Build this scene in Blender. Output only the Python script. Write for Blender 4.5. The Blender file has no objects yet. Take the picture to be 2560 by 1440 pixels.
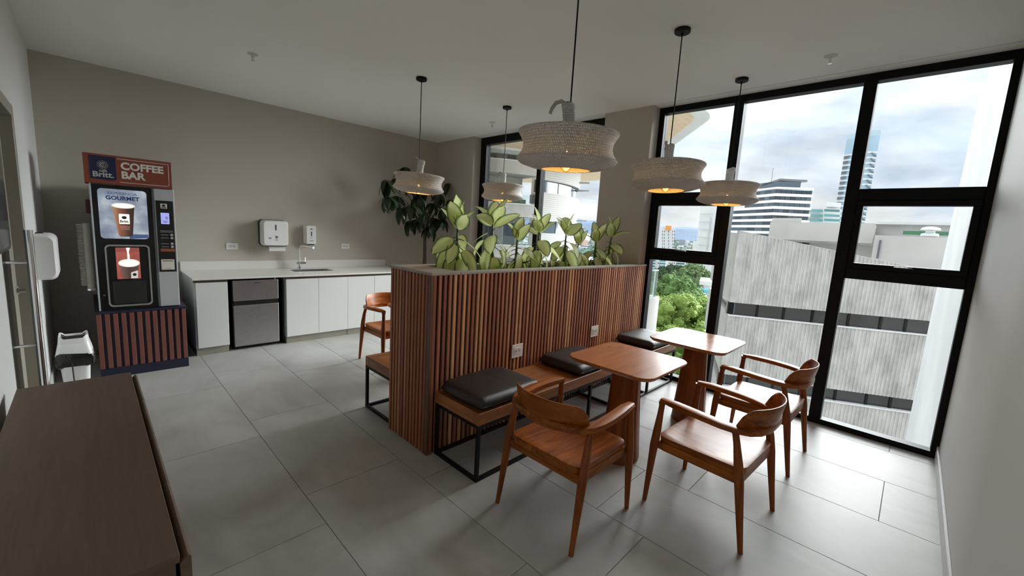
import bpy, bmesh, math, random
from mathutils import Vector, Matrix, Euler, noise as mnoise

# ------------------------------------------------------------------ camera, world, sun, exposure
SC = bpy.context.scene
COL = SC.collection
F_PX, CAM_H = 1033.4, 1.6
YAW, PITCH, ROLL = 0.76978634, -0.14114441, 0.05877486

def cam_axes():
    fw = Vector((math.cos(YAW)*math.cos(PITCH), math.sin(YAW)*math.cos(PITCH), math.sin(PITCH)))
    r = Vector((math.sin(YAW), -math.cos(YAW), 0)); u = r.cross(fw)
    r2 = math.cos(ROLL)*r + math.sin(ROLL)*u
    u2 = -math.sin(ROLL)*r + math.cos(ROLL)*u
    return r2, u2, fw
CR, CU, CF = cam_axes()
cam = bpy.data.cameras.new('camera')
cam.sensor_width = 36.0
cam.lens = F_PX/2560*36.0
cam.clip_start = 0.03; cam.clip_end = 20000
co = bpy.data.objects.new('camera', cam); COL.objects.link(co)
co.matrix_world = Matrix(((CR.x, CU.x, -CF.x, 0), (CR.y, CU.y, -CF.y, 0), (CR.z, CU.z, -CF.z, CAM_H), (0, 0, 0, 1)))
SC.camera = co

SC.view_settings.view_transform = 'Standard'
SC.view_settings.look = 'None'
SC.view_settings.gamma = 1.0
SC.view_settings.use_curve_mapping = False
SC.view_settings.exposure = 1.2
SC.cycles.use_denoising = True
SC.cycles.max_bounces = 9
SC.cycles.diffuse_bounces = 6
SC.cycles.glossy_bounces = 4
SC.cycles.transmission_bounces = 6
SC.cycles.transparent_max_bounces = 16
SC.cycles.caustics_reflective = False
SC.cycles.caustics_refractive = False
SC.cycles.sample_clamp_indirect = 6.0

W = bpy.data.worlds.new('overcast_sky'); SC.world = W; W.use_nodes = True
def build_world():
    nt = W.node_tree; nt.nodes.clear()
    N = nt.nodes.new; L = nt.links.new
    out = N('ShaderNodeOutputWorld'); bg = N('ShaderNodeBackground'); L(bg.outputs[0], out.inputs[0])
    tc = N('ShaderNodeTexCoord'); mp = N('ShaderNodeMapping'); L(tc.outputs['Generated'], mp.inputs[0])
    mp.inputs['Scale'].default_value = (1.0, 1.0, 3.2)
    n1 = N('ShaderNodeTexNoise'); n1.inputs['Scale'].default_value = 2.6; n1.inputs['Detail'].default_value = 9; n1.inputs['Roughness'].default_value = .58; n1.inputs['Distortion'].default_value = .55
    L(mp.outputs[0], n1.inputs['Vector'])
    cr = N('ShaderNodeValToRGB'); L(n1.outputs['Fac'], cr.inputs[0])
    e = cr.color_ramp.elements
    e[0].position = .28; e[0].color = (.60, .73, .92, 1)
    e[1].position = .72; e[1].color = (1.1, 1.1, 1.1, 1)
    m = e.new(.44); m.color = (.80, .88, 1.0, 1)
    m = e.new(.55); m.color = (1.0, 1.02, 1.04, 1)
    n2 = N('ShaderNodeTexNoise'); n2.inputs['Scale'].default_value = 6.0; n2.inputs['Detail'].default_value = 7
    L(mp.outputs[0], n2.inputs['Vector'])
    mr = N('ShaderNodeMapRange'); mr.inputs[1].default_value = .35; mr.inputs[2].default_value = .62; mr.inputs[3].default_value = .80; mr.inputs[4].default_value = 1.08
    L(n2.outputs['Fac'], mr.inputs[0])
    # standard overcast sky: the zenith is about three times as bright as the horizon
    sp = N('ShaderNodeSeparateXYZ'); L(tc.outputs['Generated'], sp.inputs[0])
    zz = N('ShaderNodeMath'); zz.operation = 'MAXIMUM'; zz.inputs[1].default_value = 0; L(sp.outputs[2], zz.inputs[0])
    z2 = N('ShaderNodeMath'); z2.operation = 'POWER'; z2.inputs[1].default_value = 1.6; L(zz.outputs[0], z2.inputs[0])
    z3 = N('ShaderNodeMath'); z3.operation = 'MULTIPLY_ADD'; z3.inputs[1].default_value = 2.0; z3.inputs[2].default_value = 1.0; L(z2.outputs[0], z3.inputs[0])
    m3 = N('ShaderNodeMath'); m3.operation = 'MULTIPLY'; L(z3.outputs[0], m3.inputs[0]); L(mr.outputs[0], m3.inputs[1])
    mx = N('ShaderNodeVectorMath'); mx.operation = 'SCALE'
    L(cr.outputs[0], mx.inputs[0]); L(m3.outputs[0], mx.inputs['Scale'])
    L(mx.outputs[0], bg.inputs['Color'])
    bg.inputs['Strength'].default_value = .44
build_world()

sun = bpy.data.lights.new('sun', 'SUN'); sun.energy = 9.8; sun.angle = 1.3; sun.color = (.95, .98, 1.0)
so = bpy.data.objects.new('sun', sun); COL.objects.link(so)
so.rotation_euler = Vector((.93, -.25, .16)).to_track_quat('Z', 'Y').to_euler()
so.location = (30, 12, 26)

# ------------------------------------------------------------------ pixel helpers (photo frame 2560x1440)
def ray(px, py):
    return CR*((px-1280)/F_PX) - CU*((py-720)/F_PX) + CF
def at_z(px, py, z):
    d = ray(px, py); t = (z-CAM_H)/d.z
    return Vector((d.x*t, d.y*t, z))
def at_Y(px, py, Y):
    d = ray(px, py); t = Y/d.y
    return Vector((d.x*t, Y, CAM_H+d.z*t))
def at_X(px, py, X):
    d = ray(px, py); t = X/d.x
    return Vector((X, d.y*t, CAM_H+d.z*t))
def at_D(px, py, D):
    d = ray(px, py); t = D/math.hypot(d.x, d.y)
    return Vector((d.x*t, d.y*t, CAM_H+d.z*t))

# ------------------------------------------------------------------ materials
MATS = {}
def _new(name):
    m = bpy.data.materials.new(name); m.use_nodes = True; MATS[name] = m
    nt = m.node_tree; b = nt.nodes['Principled BSDF']
    return m, nt, b
def plain(name, col, rough=.5, metal=0.0, spec=.5, noise=0.0, nscale=8.0, bump=0.0, bscale=60.0, coat=0.0, emit=None, estr=0.0, rand=0.0, trans=0.0):
    if name in MATS: return MATS[name]
    m, nt, b = _new(name)
    b.inputs['Base Color'].default_value = (*col, 1); b.inputs['Roughness'].default_value = rough
    b.inputs['Metallic'].default_value = metal; b.inputs['Specular IOR Level'].default_value = spec
    b.inputs['Coat Weight'].default_value = coat; b.inputs['Coat Roughness'].default_value = .08
    if emit: b.inputs['Emission Color'].default_value = (*emit, 1); b.inputs['Emission Strength'].default_value = estr
    N = nt.nodes.new; L = nt.links.new
    tc = None
    if noise or bump:
        tc = N('ShaderNodeTexCoord')
    src = None
    if noise:
        n = N('ShaderNodeTexNoise'); n.inputs['Scale'].default_value = nscale; n.inputs['Detail'].default_value = 6
        L(tc.outputs['Object'], n.inputs['Vector'])
        r = N('ShaderNodeMapRange'); r.inputs[1].default_value = .3; r.inputs[2].default_value = .7
        r.inputs[3].default_value = 1-noise; r.inputs[4].default_value = 1+noise
        L(n.outputs['Fac'], r.inputs[0])
        s = N('ShaderNodeVectorMath'); s.operation = 'SCALE'; s.inputs[0].default_value = col
        L(r.outputs[0], s.inputs['Scale']); src = s.outputs[0]
    if rand:
        oi = N('ShaderNodeObjectInfo'); r = N('ShaderNodeMapRange'); r.inputs[3].default_value = 1-rand; r.inputs[4].default_value = 1+rand
        L(oi.outputs['Random'], r.inputs[0])
        s = N('ShaderNodeVectorMath'); s.operation = 'SCALE'; s.inputs[0].default_value = col
        if src: L(src, s.inputs[0])
        L(r.outputs[0], s.inputs['Scale']); src = s.outputs[0]
    if src: L(src, b.inputs['Base Color'])
    if bump:
        n = N('ShaderNodeTexNoise'); n.inputs['Scale'].default_value = bscale; n.inputs['Detail'].default_value = 4
        L(tc.outputs['Object'], n.inputs['Vector'])
        bp = N('ShaderNodeBump'); bp.inputs['Strength'].default_value = bump; bp.inputs['Distance'].default_value = .01
        L(n.outputs['Fac'], bp.inputs['Height']); L(bp.outputs[0], b.inputs['Normal'])
    return m
def wood(name, c1, c2, rough=.3, axis='X', scale=1.0, rand=.0, coat=0.0, huer=0.0, palette=None, contrast=(.32, .70), spec=.5, bump=.06):
    if name in MATS: return MATS[name]
    m, nt, b = _new(name); N = nt.nodes.new; L = nt.links.new
    tc = N('ShaderNodeTexCoord'); mp = N('ShaderNodeMapping'); L(tc.outputs['Object'], mp.inputs[0])
    lo, hi = 1.3*scale, 16*scale
    mp.inputs['Scale'].default_value = tuple(lo if a == axis else hi for a in 'XYZ')
    oi = N('ShaderNodeObjectInfo')
    ad = N('ShaderNodeVectorMath'); ad.operation = 'ADD'
    sc = N('ShaderNodeVectorMath'); sc.operation = 'SCALE'; sc.inputs[0].default_value = (37, 23, 51)
    L(oi.outputs['Random'], sc.inputs['Scale']); L(mp.outputs[0], ad.inputs[0]); L(sc.outputs[0], ad.inputs[1])
    n = N('ShaderNodeTexNoise'); n.inputs['Scale'].default_value = 1.6; n.inputs['Detail'].default_value = 7; n.inputs['Roughness'].default_value = .6; n.inputs['Distortion'].default_value = .9
    L(ad.outputs[0], n.inputs['Vector'])
    cr = N('ShaderNodeValToRGB'); cr.color_ramp.elements[0].position = contrast[0]; cr.color_ramp.elements[0].color = (*c2, 1)
    cr.color_ramp.elements[1].position = contrast[1]; cr.color_ramp.elements[1].color = (*c1, 1)
    L(n.outputs['Fac'], cr.inputs[0])
    src = cr.outputs[0]
    if palette:
        pr = N('ShaderNodeValToRGB'); pr.color_ramp.interpolation = 'CONSTANT'
        e = pr.color_ramp.elements
        for i, c in enumerate(palette):
            if i < 2: el = e[i]; el.position = i/len(palette)
            else: el = e.new(i/len(palette))
            el.color = (*c, 1)
        L(oi.outputs['Random'], pr.inputs[0])
        mm = N('ShaderNodeMix'); mm.data_type = 'RGBA'; mm.blend_type = 'MULTIPLY'; mm.inputs['Factor'].default_value = 1
        L(src, mm.inputs['A']); L(pr.outputs[0], mm.inputs['B']); src = mm.outputs['Result']
    if rand:
        r = N('ShaderNodeMapRange'); r.inputs[3].default_value = 1-rand; r.inputs[4].default_value = 1+rand
        L(oi.outputs['Random'], r.inputs[0])
        s = N('ShaderNodeVectorMath'); s.operation = 'SCALE'; L(src, s.inputs[0]); L(r.outputs[0], s.inputs['Scale']); src = s.outputs[0]
    L(src, b.inputs['Base Color'])
    b.inputs['Roughness'].default_value = rough; b.inputs['Coat Weight'].default_value = coat; b.inputs['Coat Roughness'].default_value = .12; b.inputs['Specular IOR Level'].default_value = spec
    bp = N('ShaderNodeBump'); bp.inputs['Strength'].default_value = bump; bp.inputs['Distance'].default_value = .004
    L(n.outputs['Fac'], bp.inputs['Height']); L(bp.outputs[0], b.inputs['Normal'])
    return m
def glass(name, tint=(1, 1, 1), refl=.06, dark=None):
    if name in MATS: return MATS[name]
    m, nt, b = _new(name); N = nt.nodes.new; L = nt.links.new
    nt.nodes.remove(b); out = nt.nodes['Material Output']
    t = N('ShaderNodeBsdfTransparent'); t.inputs[0].default_value = (*tint, 1)
    g = N('ShaderNodeBsdfGlossy'); g.inputs['Roughness'].default_value = .02
    fr = N('ShaderNodeFresnel'); fr.inputs['IOR'].default_value = 1.35
    mul = N('ShaderNodeMath'); mul.operation = 'MULTIPLY'; mul.inputs[1].default_value = refl/.022*.35
    L(fr.outputs[0], mul.inputs[0])
    mi = N('ShaderNodeMath'); mi.operation = 'MINIMUM'; mi.inputs[1].default_value = .6; L(mul.outputs[0], mi.inputs[0])
    mx = N('ShaderNodeMixShader'); L(mi.outputs[0], mx.inputs[0]); L(t.outputs[0], mx.inputs[1]); L(g.outputs[0], mx.inputs[2])
    L(mx.outputs[0], out.inputs['Surface'])
    return m
def emission(name, col, strength):
    if name in MATS: return MATS[name]
    m, nt, b = _new(name); N = nt.nodes.new; L = nt.links.new
    b.inputs['Base Color'].default_value = (.02, .02, .02, 1); b.inputs['Roughness'].default_value = .25
    b.inputs['Emission Color'].default_value = (*col, 1); b.inputs['Emission Strength'].default_value = strength
    return m

WHITE_WALL = plain('paint_light_grey', (.70, .70, .68), .7, noise=.015, nscale=2, bump=.05, bscale=180)
TAUPE = plain('paint_taupe', (.50, .455, .39), .75, noise=.02, nscale=2, bump=.05, bscale=180)
CEIL = plain('paint_ceiling', (.90, .895, .865), .8, noise=.01, nscale=1.5)
GROUT = plain('grout', (.17, .165, .155), .9)
BLACK_FRAME = plain('black_aluminium', (.006, .006, .007), .45, spec=.15, bump=.02)
BLACK_STEEL = plain('black_powder_steel', (.008, .008, .009), .5, spec=.2)
PANE = glass('window_pane_glass', (.97, .985, .98), .05)
WHITE_LAM = plain('white_laminate', (.66, .67, .65), .42)
QUARTZ = plain('white_quartz', (.72, .71, .67), .22, noise=.05, nscale=140)
STEEL = plain('brushed_steel', (.42, .41, .42), .33, metal=.9, noise=.05, nscale=30)
CHROME = plain('chrome', (.75, .75, .75), .12, metal=1.0)
DARK = plain('black_plastic', (.010, .010, .010), .35)
WHITE_PL = plain('white_plastic', (.80, .80, .78), .3)
LEATHER = plain('brown_black_leather', (.022, .016, .014), .42, bump=.25, bscale=220)
TEAK_X = wood('teak_grain_x', (.43, .125, .016), (.15, .033, .0035), .36, 'X', 1.0, coat=.06, spec=.25)
TEAK_Y = wood('teak_grain_y', (.43, .125, .016), (.15, .033, .0035), .36, 'Y', 1.0, coat=.06, spec=.25)
TEAK_Z = wood('teak_grain_z', (.33, .088, .015), (.15, .034, .006), .38, 'Z', 1.0, coat=.06, spec=.25)
TABLETOP = wood('polished_table_wood', (.46, .145, .024), (.30, .085, .014), .24, 'X', 1.0, coat=.4, bump=0.0)
BENCH_X = wood('bench_wood_x', (.44, .165, .045), (.23, .075, .02), .4, 'X', 1.0, rand=.25, coat=.15)
BENCH_Y = wood('bench_wood_y', (.42, .155, .042), (.21, .068, .018), .4, 'Y', 1.0, rand=.30, coat=.15)
SLAT = wood('mixed_slat_wood', (1.60, 1.32, 1.14), (1.12, .88, .74), .5, 'Z', 1.0, palette=[
    (.30, .135, .078), (.23, .098, .06), (.46, .285, .165), (.33, .165, .095), (.19, .078, .056), (.30, .155, .088),
    (.26, .115, .068), (.50, .325, .195), (.21, .088, .062), (.35, .19, .115), (.27, .12, .07), (.41, .24, .14)])
SLAT_BACK = plain('dark_stained_backing', (.014, .005, .003), .7)
CONCRETE_TOP = plain('polished_concrete', (.36, .335, .295), .6, noise=.06, nscale=7)
SOIL = plain('soil', (.02, .015, .01), .95, noise=.4, nscale=60, bump=.8, bscale=40)
CREDENZA = wood('walnut_veneer', (.128, .080, .050), (.080, .049, .030), .5, 'Y', 2.2, contrast=(.25, .8))
ALU = plain('grey_brown_aluminium', (.34, .315, .27), .5)
NAVY = plain('navy_paint', (.010, .012, .035), .5)
TERRA = plain('terracotta_paint', (.19, .062, .045), .55)
SIGN_RED = plain('sign_terracotta', (.235, .055, .032), .45)
SIGN_NAVY = plain('sign_navy', (.012, .016, .06), .45)
SIGN_WHITE = plain('sign_white', (.70, .66, .60), .5)
MACH_GREY = plain('machine_light_grey', (.45, .47, .48), .4)

# ------------------------------------------------------------------ mesh builder
class MB:
    def __init__(s): s.v = []; s.f = []; s.uv = None
    def add(s, vs, fs):
        o = len(s.v); s.v += [tuple(v) for v in vs]; s.f += [tuple(i+o for i in f) for f in fs]; return s
    def box(s, lo, hi):
        (a, b, c), (d, e, f) = lo, hi
        a, d = min(a, d), max(a, d); b, e = min(b, e), max(b, e); c, f = min(c, f), max(c, f)
        return s.add([(a, b, c), (d, b, c), (d, e, c), (a, e, c), (a, b, f), (d, b, f), (d, e, f), (a, e, f)],
                     [(3, 2, 1, 0), (4, 5, 6, 7), (0, 1, 5, 4), (1, 2, 6, 5), (2, 3, 7, 6), (3, 0, 4, 7)])
    def rbox(s, lo, hi, r=.004, seg=1):
        bm = bmesh.new()
        bmesh.ops.create_cube(bm, size=1)
        for v in bm.verts:
            v.co = Vector([(lo[i]+hi[i])/2 + v.co[i]*abs(hi[i]-lo[i]) for i in range(3)])
        r = min(r, .49*min(abs(hi[i]-lo[i]) for i in range(3)))
        bmesh.ops.bevel(bm, geom=bm.edges[:], offset=r, segments=seg, affect='EDGES', profile=.5)
        return s.bm(bm)
    def bm(s, bm):
        bm.verts.index_update()
        s.add([v.co[:] for v in bm.verts], [[v.index for v in f.verts] for f in bm.faces]); bm.free(); return s
    def prism(s, poly, z0, z1, top=None):
        """poly: list of (x,y); vertical extrusion"""
        n = len(poly); top = top or poly
        vs = [(x, y, z0) for x, y in poly]+[(x, y, z1) for x, y in top]
        fs = [tuple(range(n-1, -1, -1)), tuple(range(n, 2*n))]+[(i, (i+1) % n, (i+1) % n+n, i+n) for i in range(n)]
        return s.add(vs, fs)
    def prism_z(s, poly, zb, zt):
        """as prism with a bottom and a top height for each corner"""
        n = len(poly)
        vs = [(p[0], p[1], b) for p, b in zip(poly, zb)]+[(p[0], p[1], t) for p, t in zip(poly, zt)]
        fs = [tuple(range(n-1, -1, -1)), tuple(range(n, 2*n))]+[(i, (i+1) % n, (i+1) % n+n, i+n) for i in range(n)]
        return s.add(vs, fs)
    def plate(s, poly, y0, y1):
        """poly: (x,z) corners, extruded along y"""
        n = len(poly)
        vs = [(x, y0, z) for x, z in poly]+[(x, y1, z) for x, z in poly]
        fs = [tuple(range(n)), tuple(range(2*n-1, n-1, -1))]+[(i+n, (i+1) % n+n, (i+1) % n, i) for i in range(n)]
        return s.add(vs, fs)
    def tube(s, pts, rad, seg=10, cap=True, flat=1.0):
        pts = [Vector(p) for p in pts]
        if not hasattr(rad, '__len__'): rad = [rad]*len(pts)
        rings = []; prev = None
        for i, p in enumerate(pts):
            t = (pts[min(i+1, len(pts)-1)]-pts[max(i-1, 0)]).normalized()
            if prev is None:
                a = Vector((0, 0, 1)) if abs(t.z) < .9 else Vector((1, 0, 0))
                n = t.cross(a).normalized()
            else:
                n = (prev-t*prev.dot(t)).normalized()
            prev = n; b = t.cross(n)
            rings.append([p+(n*math.cos(2*math.pi*k/seg)+b*math.sin(2*math.pi*k/seg)*flat)*rad[i] for k in range(seg)])
        vs = [v for r in rings for v in r]; fs = []
        for i in range(len(rings)-1):
            for k in range(seg):
                a = i*seg+k; b = i*seg+(k+1) % seg
                fs.append((a, b, b+seg, a+seg))
        if cap: fs += [tuple(range(seg-1, -1, -1)), tuple(range((len(rings)-1)*seg, len(rings)*seg))]
        return s.add(vs, fs)
    def lathe(s, prof, seg=24, c=(0, 0), cap=True, sx=1.0, sy=1.0):
        vs = []; fs = []
        for r, z in prof:
            for k in range(seg):
                a = 2*math.pi*k/seg
                vs.append((c[0]+r*math.cos(a)*sx, c[1]+r*math.sin(a)*sy, z))
        for i in range(len(prof)-1):
            for k in range(seg):
                a = i*seg+k; b = i*seg+(k+1) % seg
                fs.append((a, b, b+seg, a+seg))
        if cap: fs += [tuple(range(seg-1, -1, -1)), tuple(range((len(prof)-1)*seg, len(prof)*seg))]
        return s.add(vs, fs)
    def bar(s, a, b, w):
        return s.tube([a, b], w*.7071, 4)
    def mesh(s, name, smooth=False, angle=None):
        me = bpy.data.meshes.new(name); me.from_pydata(s.v, [], s.f); me.update()
        if smooth:
            me.polygons.foreach_set('use_smooth', [True]*len(me.polygons))
            if angle: me.set_sharp_from_angle(angle=math.radians(angle))
        return me

def fixn(me):
    bm = bmesh.new(); bm.from_mesh(me); bmesh.ops.recalc_face_normals(bm, faces=bm.faces); bm.to_mesh(me); bm.free(); return me

def put(name, mb, mat, parent=None, smooth=False, angle=40, loc=None):
    me = mb if isinstance(mb, bpy.types.Mesh) else fixn(mb.mesh(name, smooth, angle))
    if mat is not None and not me.materials: me.materials.append(mat)
    o = bpy.data.objects.new(name, me); COL.objects.link(o)
    if parent is not None:
        o.parent = parent
        if loc is None:
            o.location = -parent.location if parent.parent is None and parent.type == 'EMPTY' else (0, 0, 0)
    if loc is not None: o.location = loc
    return o
def tag(o, label, cat, group=None):
    o['label'] = label; o['category'] = cat
    if group: o['group'] = group
    return o
def struct(o, label=None, cat=None):
    o['kind'] = 'structure'
    if label: o['label'] = label
    if cat: o['category'] = cat
    return o
def thing(name, label, cat, loc=(0, 0, 0), rotz=0, group=None):
    o = bpy.data.objects.new(name, None); COL.objects.link(o)
    o.empty_display_size = .1; o.location = loc; o.rotation_euler = (0, 0, rotz)
    return tag(o, label, cat, group)
def place(name, me, mat, parent, loc=(0, 0, 0), rot=(0, 0, 0), scale=(1, 1, 1)):
    """an object of shared mesh data under its parent, in the parent's own space"""
    if mat is not None and not me.materials: me.materials.append(mat)
    o = bpy.data.objects.new(name, me); COL.objects.link(o)
    if parent is not None: o.parent = parent
    o.location = loc; o.rotation_euler = rot; o.scale = scale
    return o
def copy_tree(o, parent=None):
    c = o.copy(); COL.objects.link(c); c.parent = parent
    for ch in list(o.children): copy_tree(ch, c)
    return c
def rrect(x0, x1, y0, y1, r, n=6):
    pts = []
    for cx, cy, a0 in ((x1-r, y1-r, 0), (x0+r, y1-r, 90), (x0+r, y0+r, 180), (x1-r, y0+r, 270)):
        for k in range(n+1):
            a = math.radians(a0+90*k/n); pts.append((cx+r*math.cos(a), cy+r*math.sin(a)))
    return pts
def text_mesh(body, size, bold=0.0, align='LEFT', ext=.0008):
    cu = bpy.data.curves.new('lettering', 'FONT'); cu.body = body; cu.size = size; cu.offset = bold
    cu.align_x = align; cu.extrude = ext; cu.resolution_u = 3
    o = bpy.data.objects.new('lettering', cu); COL.objects.link(o)
    dg = bpy.context.evaluated_depsgraph_get()
    me = bpy.data.meshes.new_from_object(o.evaluated_get(dg))
    bpy.data.objects.remove(o); bpy.data.curves.remove(cu)
    return me
def text_on_front(name, body, size, X, Y, Z, mat, parent, bold=0.0, align='LEFT', sx=1.0):
    """lettering standing upright on a face that looks towards -Y"""
    me = text_mesh(body, size, bold, align); me.materials.append(mat)
    o = bpy.data.objects.new(name, me); COL.objects.link(o)
    o.parent = parent
    base = Vector((0, 0, 0)); p = parent
    while p is not None:
        base += p.location; p = p.parent
    o.location = Vector((X, Y, Z))-base; o.rotation_euler = (math.pi/2, 0, 0); o.scale = (sx, 1, 1)
    return o
RND = random.Random(7)

# ------------------------------------------------------------------ room shell
XW = 4.585            # inner face of the window frames
XS = 4.43             # face of the piers
YB = 6.34             # kitchen wall
XL = -.305            # left wall
YF = -.325            # wall at the photographer's right
ZC = 3.035

# floor: grout bed plus separate tiles
floor = struct(put('floor', MB().box((XL-.12, YF-.12, -.3), (XW+.12, YB+.12, -.004)), GROUT))
def tile_material():
    m, nt, b = _new('porcelain_tile'); N = nt.nodes.new; L = nt.links.new
    tc = N('ShaderNodeTexCoord'); oi = N('ShaderNodeObjectInfo')
    sc = N('ShaderNodeVectorMath'); sc.operation = 'SCALE'; sc.inputs[0].default_value = (17, 29, 11); L(oi.outputs['Random'], sc.inputs['Scale'])
    ad = N('ShaderNodeVectorMath'); L(tc.outputs['Object'], ad.inputs[0]); L(sc.outputs[0], ad.inputs[1])
    mp = N('ShaderNodeMapping'); mp.inputs['Scale'].default_value = (1.0, .6, 1); L(ad.outputs[0], mp.inputs[0])
    n = N('ShaderNodeTexNoise'); n.inputs['Scale'].default_value = 2.4; n.inputs['Detail'].default_value = 8; n.inputs['Roughness'].default_value = .62; n.inputs['Distortion'].default_value = .7
    L(mp.outputs[0], n.inputs['Vector'])
    cr = N('ShaderNodeValToRGB'); cr.color_ramp.elements[0].position = .3; cr.color_ramp.elements[0].color = (.345, .337, .318, 1)
    cr.color_ramp.elements[1].position = .72; cr.color_ramp.elements[1].color = (.485, .477, .455, 1)
    L(n.outputs['Fac'], cr.inputs[0])
    L(cr.outputs[0], b.inputs['Base Color'])
    r = N('ShaderNodeMapRange'); r.inputs[3].default_value = .36; r.inputs[4].default_value = .5; L(n.outputs['Fac'], r.inputs[0]); L(r.outputs[0], b.inputs['Roughness'])
    b.inputs['Specular IOR Level'].default_value = .25
    return m
TILE = tile_material()
xl = [.795+.605*k for k in range(-2, 7)]
TILE_LEN, gap = 1.195, .0014
cache = {}
for i in range(len(xl)+1):
    x0 = xl[i-1] if i > 0 else XL-.1
    x1 = xl[i] if i < len(xl) else XW+.1
    x0 = max(x0, XL-.1); x1 = min(x1, XW+.1)
    if x1-x0 < .02: continue
    k_col = round((x1-.795)/.605) if i < len(xl) else 7
    ph = .845 if k_col % 2 == 0 else -.05
    y = ph-TILE_LEN*2
    while y < YB+.1:
        a, b_ = max(y, YF-.1), min(y+TILE_LEN, YB+.1)
        if b_-a > .03:
            key = (round(x1-x0, 3), round(b_-a, 3))
            if key not in cache:
                w, l = (x1-x0)/2-gap, (b_-a)/2-gap
                mb = MB(); mb.prism([(-w, -l), (w, -l), (w, l), (-w, l)], -.006, -.001)
                mb.prism([(-w, -l), (w, -l), (w, l), (-w, l)], -.001, 0, [(-w+.0012, -l+.0012), (w-.0012, -l+.0012), (w-.0012, l-.0012), (-w+.0012, l-.0012)])
                cache[key] = fixn(mb.mesh('tile'))
            place('tile', cache[key], TILE, floor, ((x0+x1)/2, (a+b_)/2, 0))
        y += TILE_LEN

# ceiling with the thin shadow gap in front of the glazing
ceiling = struct(put('ceiling', MB().box((XL-.12, YF-.12, ZC), (XS+.005, YB+.12, ZC+.3)), CEIL))
place('ceiling_edge_strip', fixn(MB().box((XS+.019, YF-.12, ZC), (XW+.15, YB+.12, ZC+.3)).mesh('ceiling_edge_strip')), CEIL, ceiling)
place('shadow_gap', fixn(MB().box((XS+.005, YF-.12, ZC+.02), (XS+.019, YB+.12, ZC+.3)).mesh('shadow_gap')), DARK, ceiling)

wall_back = struct(put('wall_back', MB().box((XL-.12, YB, 0), (XW+.15, YB+.12, ZC), ), TAUPE))
wall_front = struct(put('wall_front', MB().box((XL-.12, YF-.12, 0), (XW+.14, YF, ZC)), plain('paint_light_grey_darkened', (.56, .56, .54), .7, noise=.015, nscale=2, bump=.05, bscale=180)))  # shade put into the colour: light grey paint darkened against strong light here
# left wall with the door opening
DY0, DY1, DZ = 3.21, 4.25, 2.15
mb = MB().box((XL-.12, YF, 0), (XL, DY0, ZC)).box((XL-.12, DY1, 0), (XL, YB, ZC)).box((XL-.12, DY0, DZ), (XL, DY1, ZC))
wall_left = struct(put('wall_left', mb, WHITE_WALL))
# window side: pier by the kitchen corner, pier between the two glazed openings
wall_right = struct(put('wall_right', MB().box((XS, 5.335, 0), (XW+.15, YB, ZC)), TAUPE))
wall_pier = struct(put('wall_pier', MB().box((XS, 2.295, 0), (XW+.15, 2.905, ZC)), TAUPE))
bb = struct(put('baseboard_front', MB().rbox((XL, YF, 0), (XW, YF+.014, .105), .003), plain('baseboard_grey', (.52, .52, .50), .45)))
struct(put('baseboard_back', MB().rbox((3.47, YB-.014, 0), (XS, YB, .105), .003), MATS['baseboard_grey']))
struct(put('baseboard_left', MB().rbox((XL, DY1+.06, 0), (XL+.014, YB, .105), .003), MATS['baseboard_grey']))

# ------------------------------------------------------------------ windows
def window_shell(name, label):
    o = bpy.data.objects.new(name, None); COL.objects.link(o); o.location = (XW, 0, 0)
    return struct(o, label, 'window')
FX0, FX1 = XW, XW+.10
def member(win, nm, y0, y1, z0, z1, d0=0.0, d1=0.0, mat=None):
    return put(nm, MB().rbox((FX0-d0, y0, z0), (FX1+d1, y1, z1), .004), mat or BLACK_FRAME, win)
def pane(win, y0, y1, z0, z1, parent=None):
    return put('pane', MB().box((XW+.048, y0, z0), (XW+.056, y1, z1)), PANE, win)
def sash(win, y0, y1, z0, z1, g):
    t = .045
    s = put('sash', MB().rbox((FX0-.012, y0, z0), (FX0+.07, y1, z0+t), .004).rbox((FX0-.012, y0, z1-t), (FX0+.07, y1, z1), .004)
            .rbox((FX0-.012, y0, z0+t), (FX0+.07, y0+t, z1-t), .004).rbox((FX0-.012, y1-t, z0+t), (FX0+.07, y1, z1-t), .004), BLACK_FRAME, win)
    ym = (y0+y1)/2
    h = MB().tube([(FX0-.02, ym+.06, z0+.026), (FX0-.045, ym+.05, z0+.032), (FX0-.045, ym-.05, z0+.032), (FX0-.02, ym-.06, z0+.026)], .007, 8)
    hd = put('handle', h, plain('black_handle_gloss', (.05, .05, .05), .2), s, smooth=True)
    return s
w2 = window_shell('window_2', 'black framed floor to ceiling window in three bays, small opening lights in the outer bays')
Y0, Y1 = -.325, 2.295
member(w2, 'stile', Y1-.062, Y1, 0, ZC); member(w2, 'stile', Y0, Y0+.045, 0, ZC)
member(w2, 'mullion', 1.425, 1.512, .045, ZC-.062, .006); member(w2, 'mullion', .435, .523, .045, ZC-.062, .006)
member(w2, 'head_rail', Y0, Y1, ZC-.064, ZC, .003); member(w2, 'sill_rail', Y0, Y1, 0, .048, .003)
for a, b_ in ((1.512, Y1-.062), (Y0+.045, .435)):
    member(w2, 'transom', a, b_, 2.01, 2.106, .003); member(w2, 'transom', a, b_, 1.348, 1.44, .003)
    sash(w2, a, b_, 1.44, 2.01, None)
    pane(w2, a, b_, .048, 1.348); pane(w2, a+.045, b_-.045, 1.485, 1.965); pane(w2, a, b_, 2.106, ZC-.064)
pane(w2, .523, 1.425, .048, ZC-.064)
w1 = window_shell('window_1', 'black framed two bay window behind the planter beside the kitchen corner')
Y0, Y1 = 2.905, 5.335
member(w1, 'stile', Y1-.13, Y1, 0, ZC); member(w1, 'stile', Y0, Y0+.035, 0, ZC)
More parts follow.
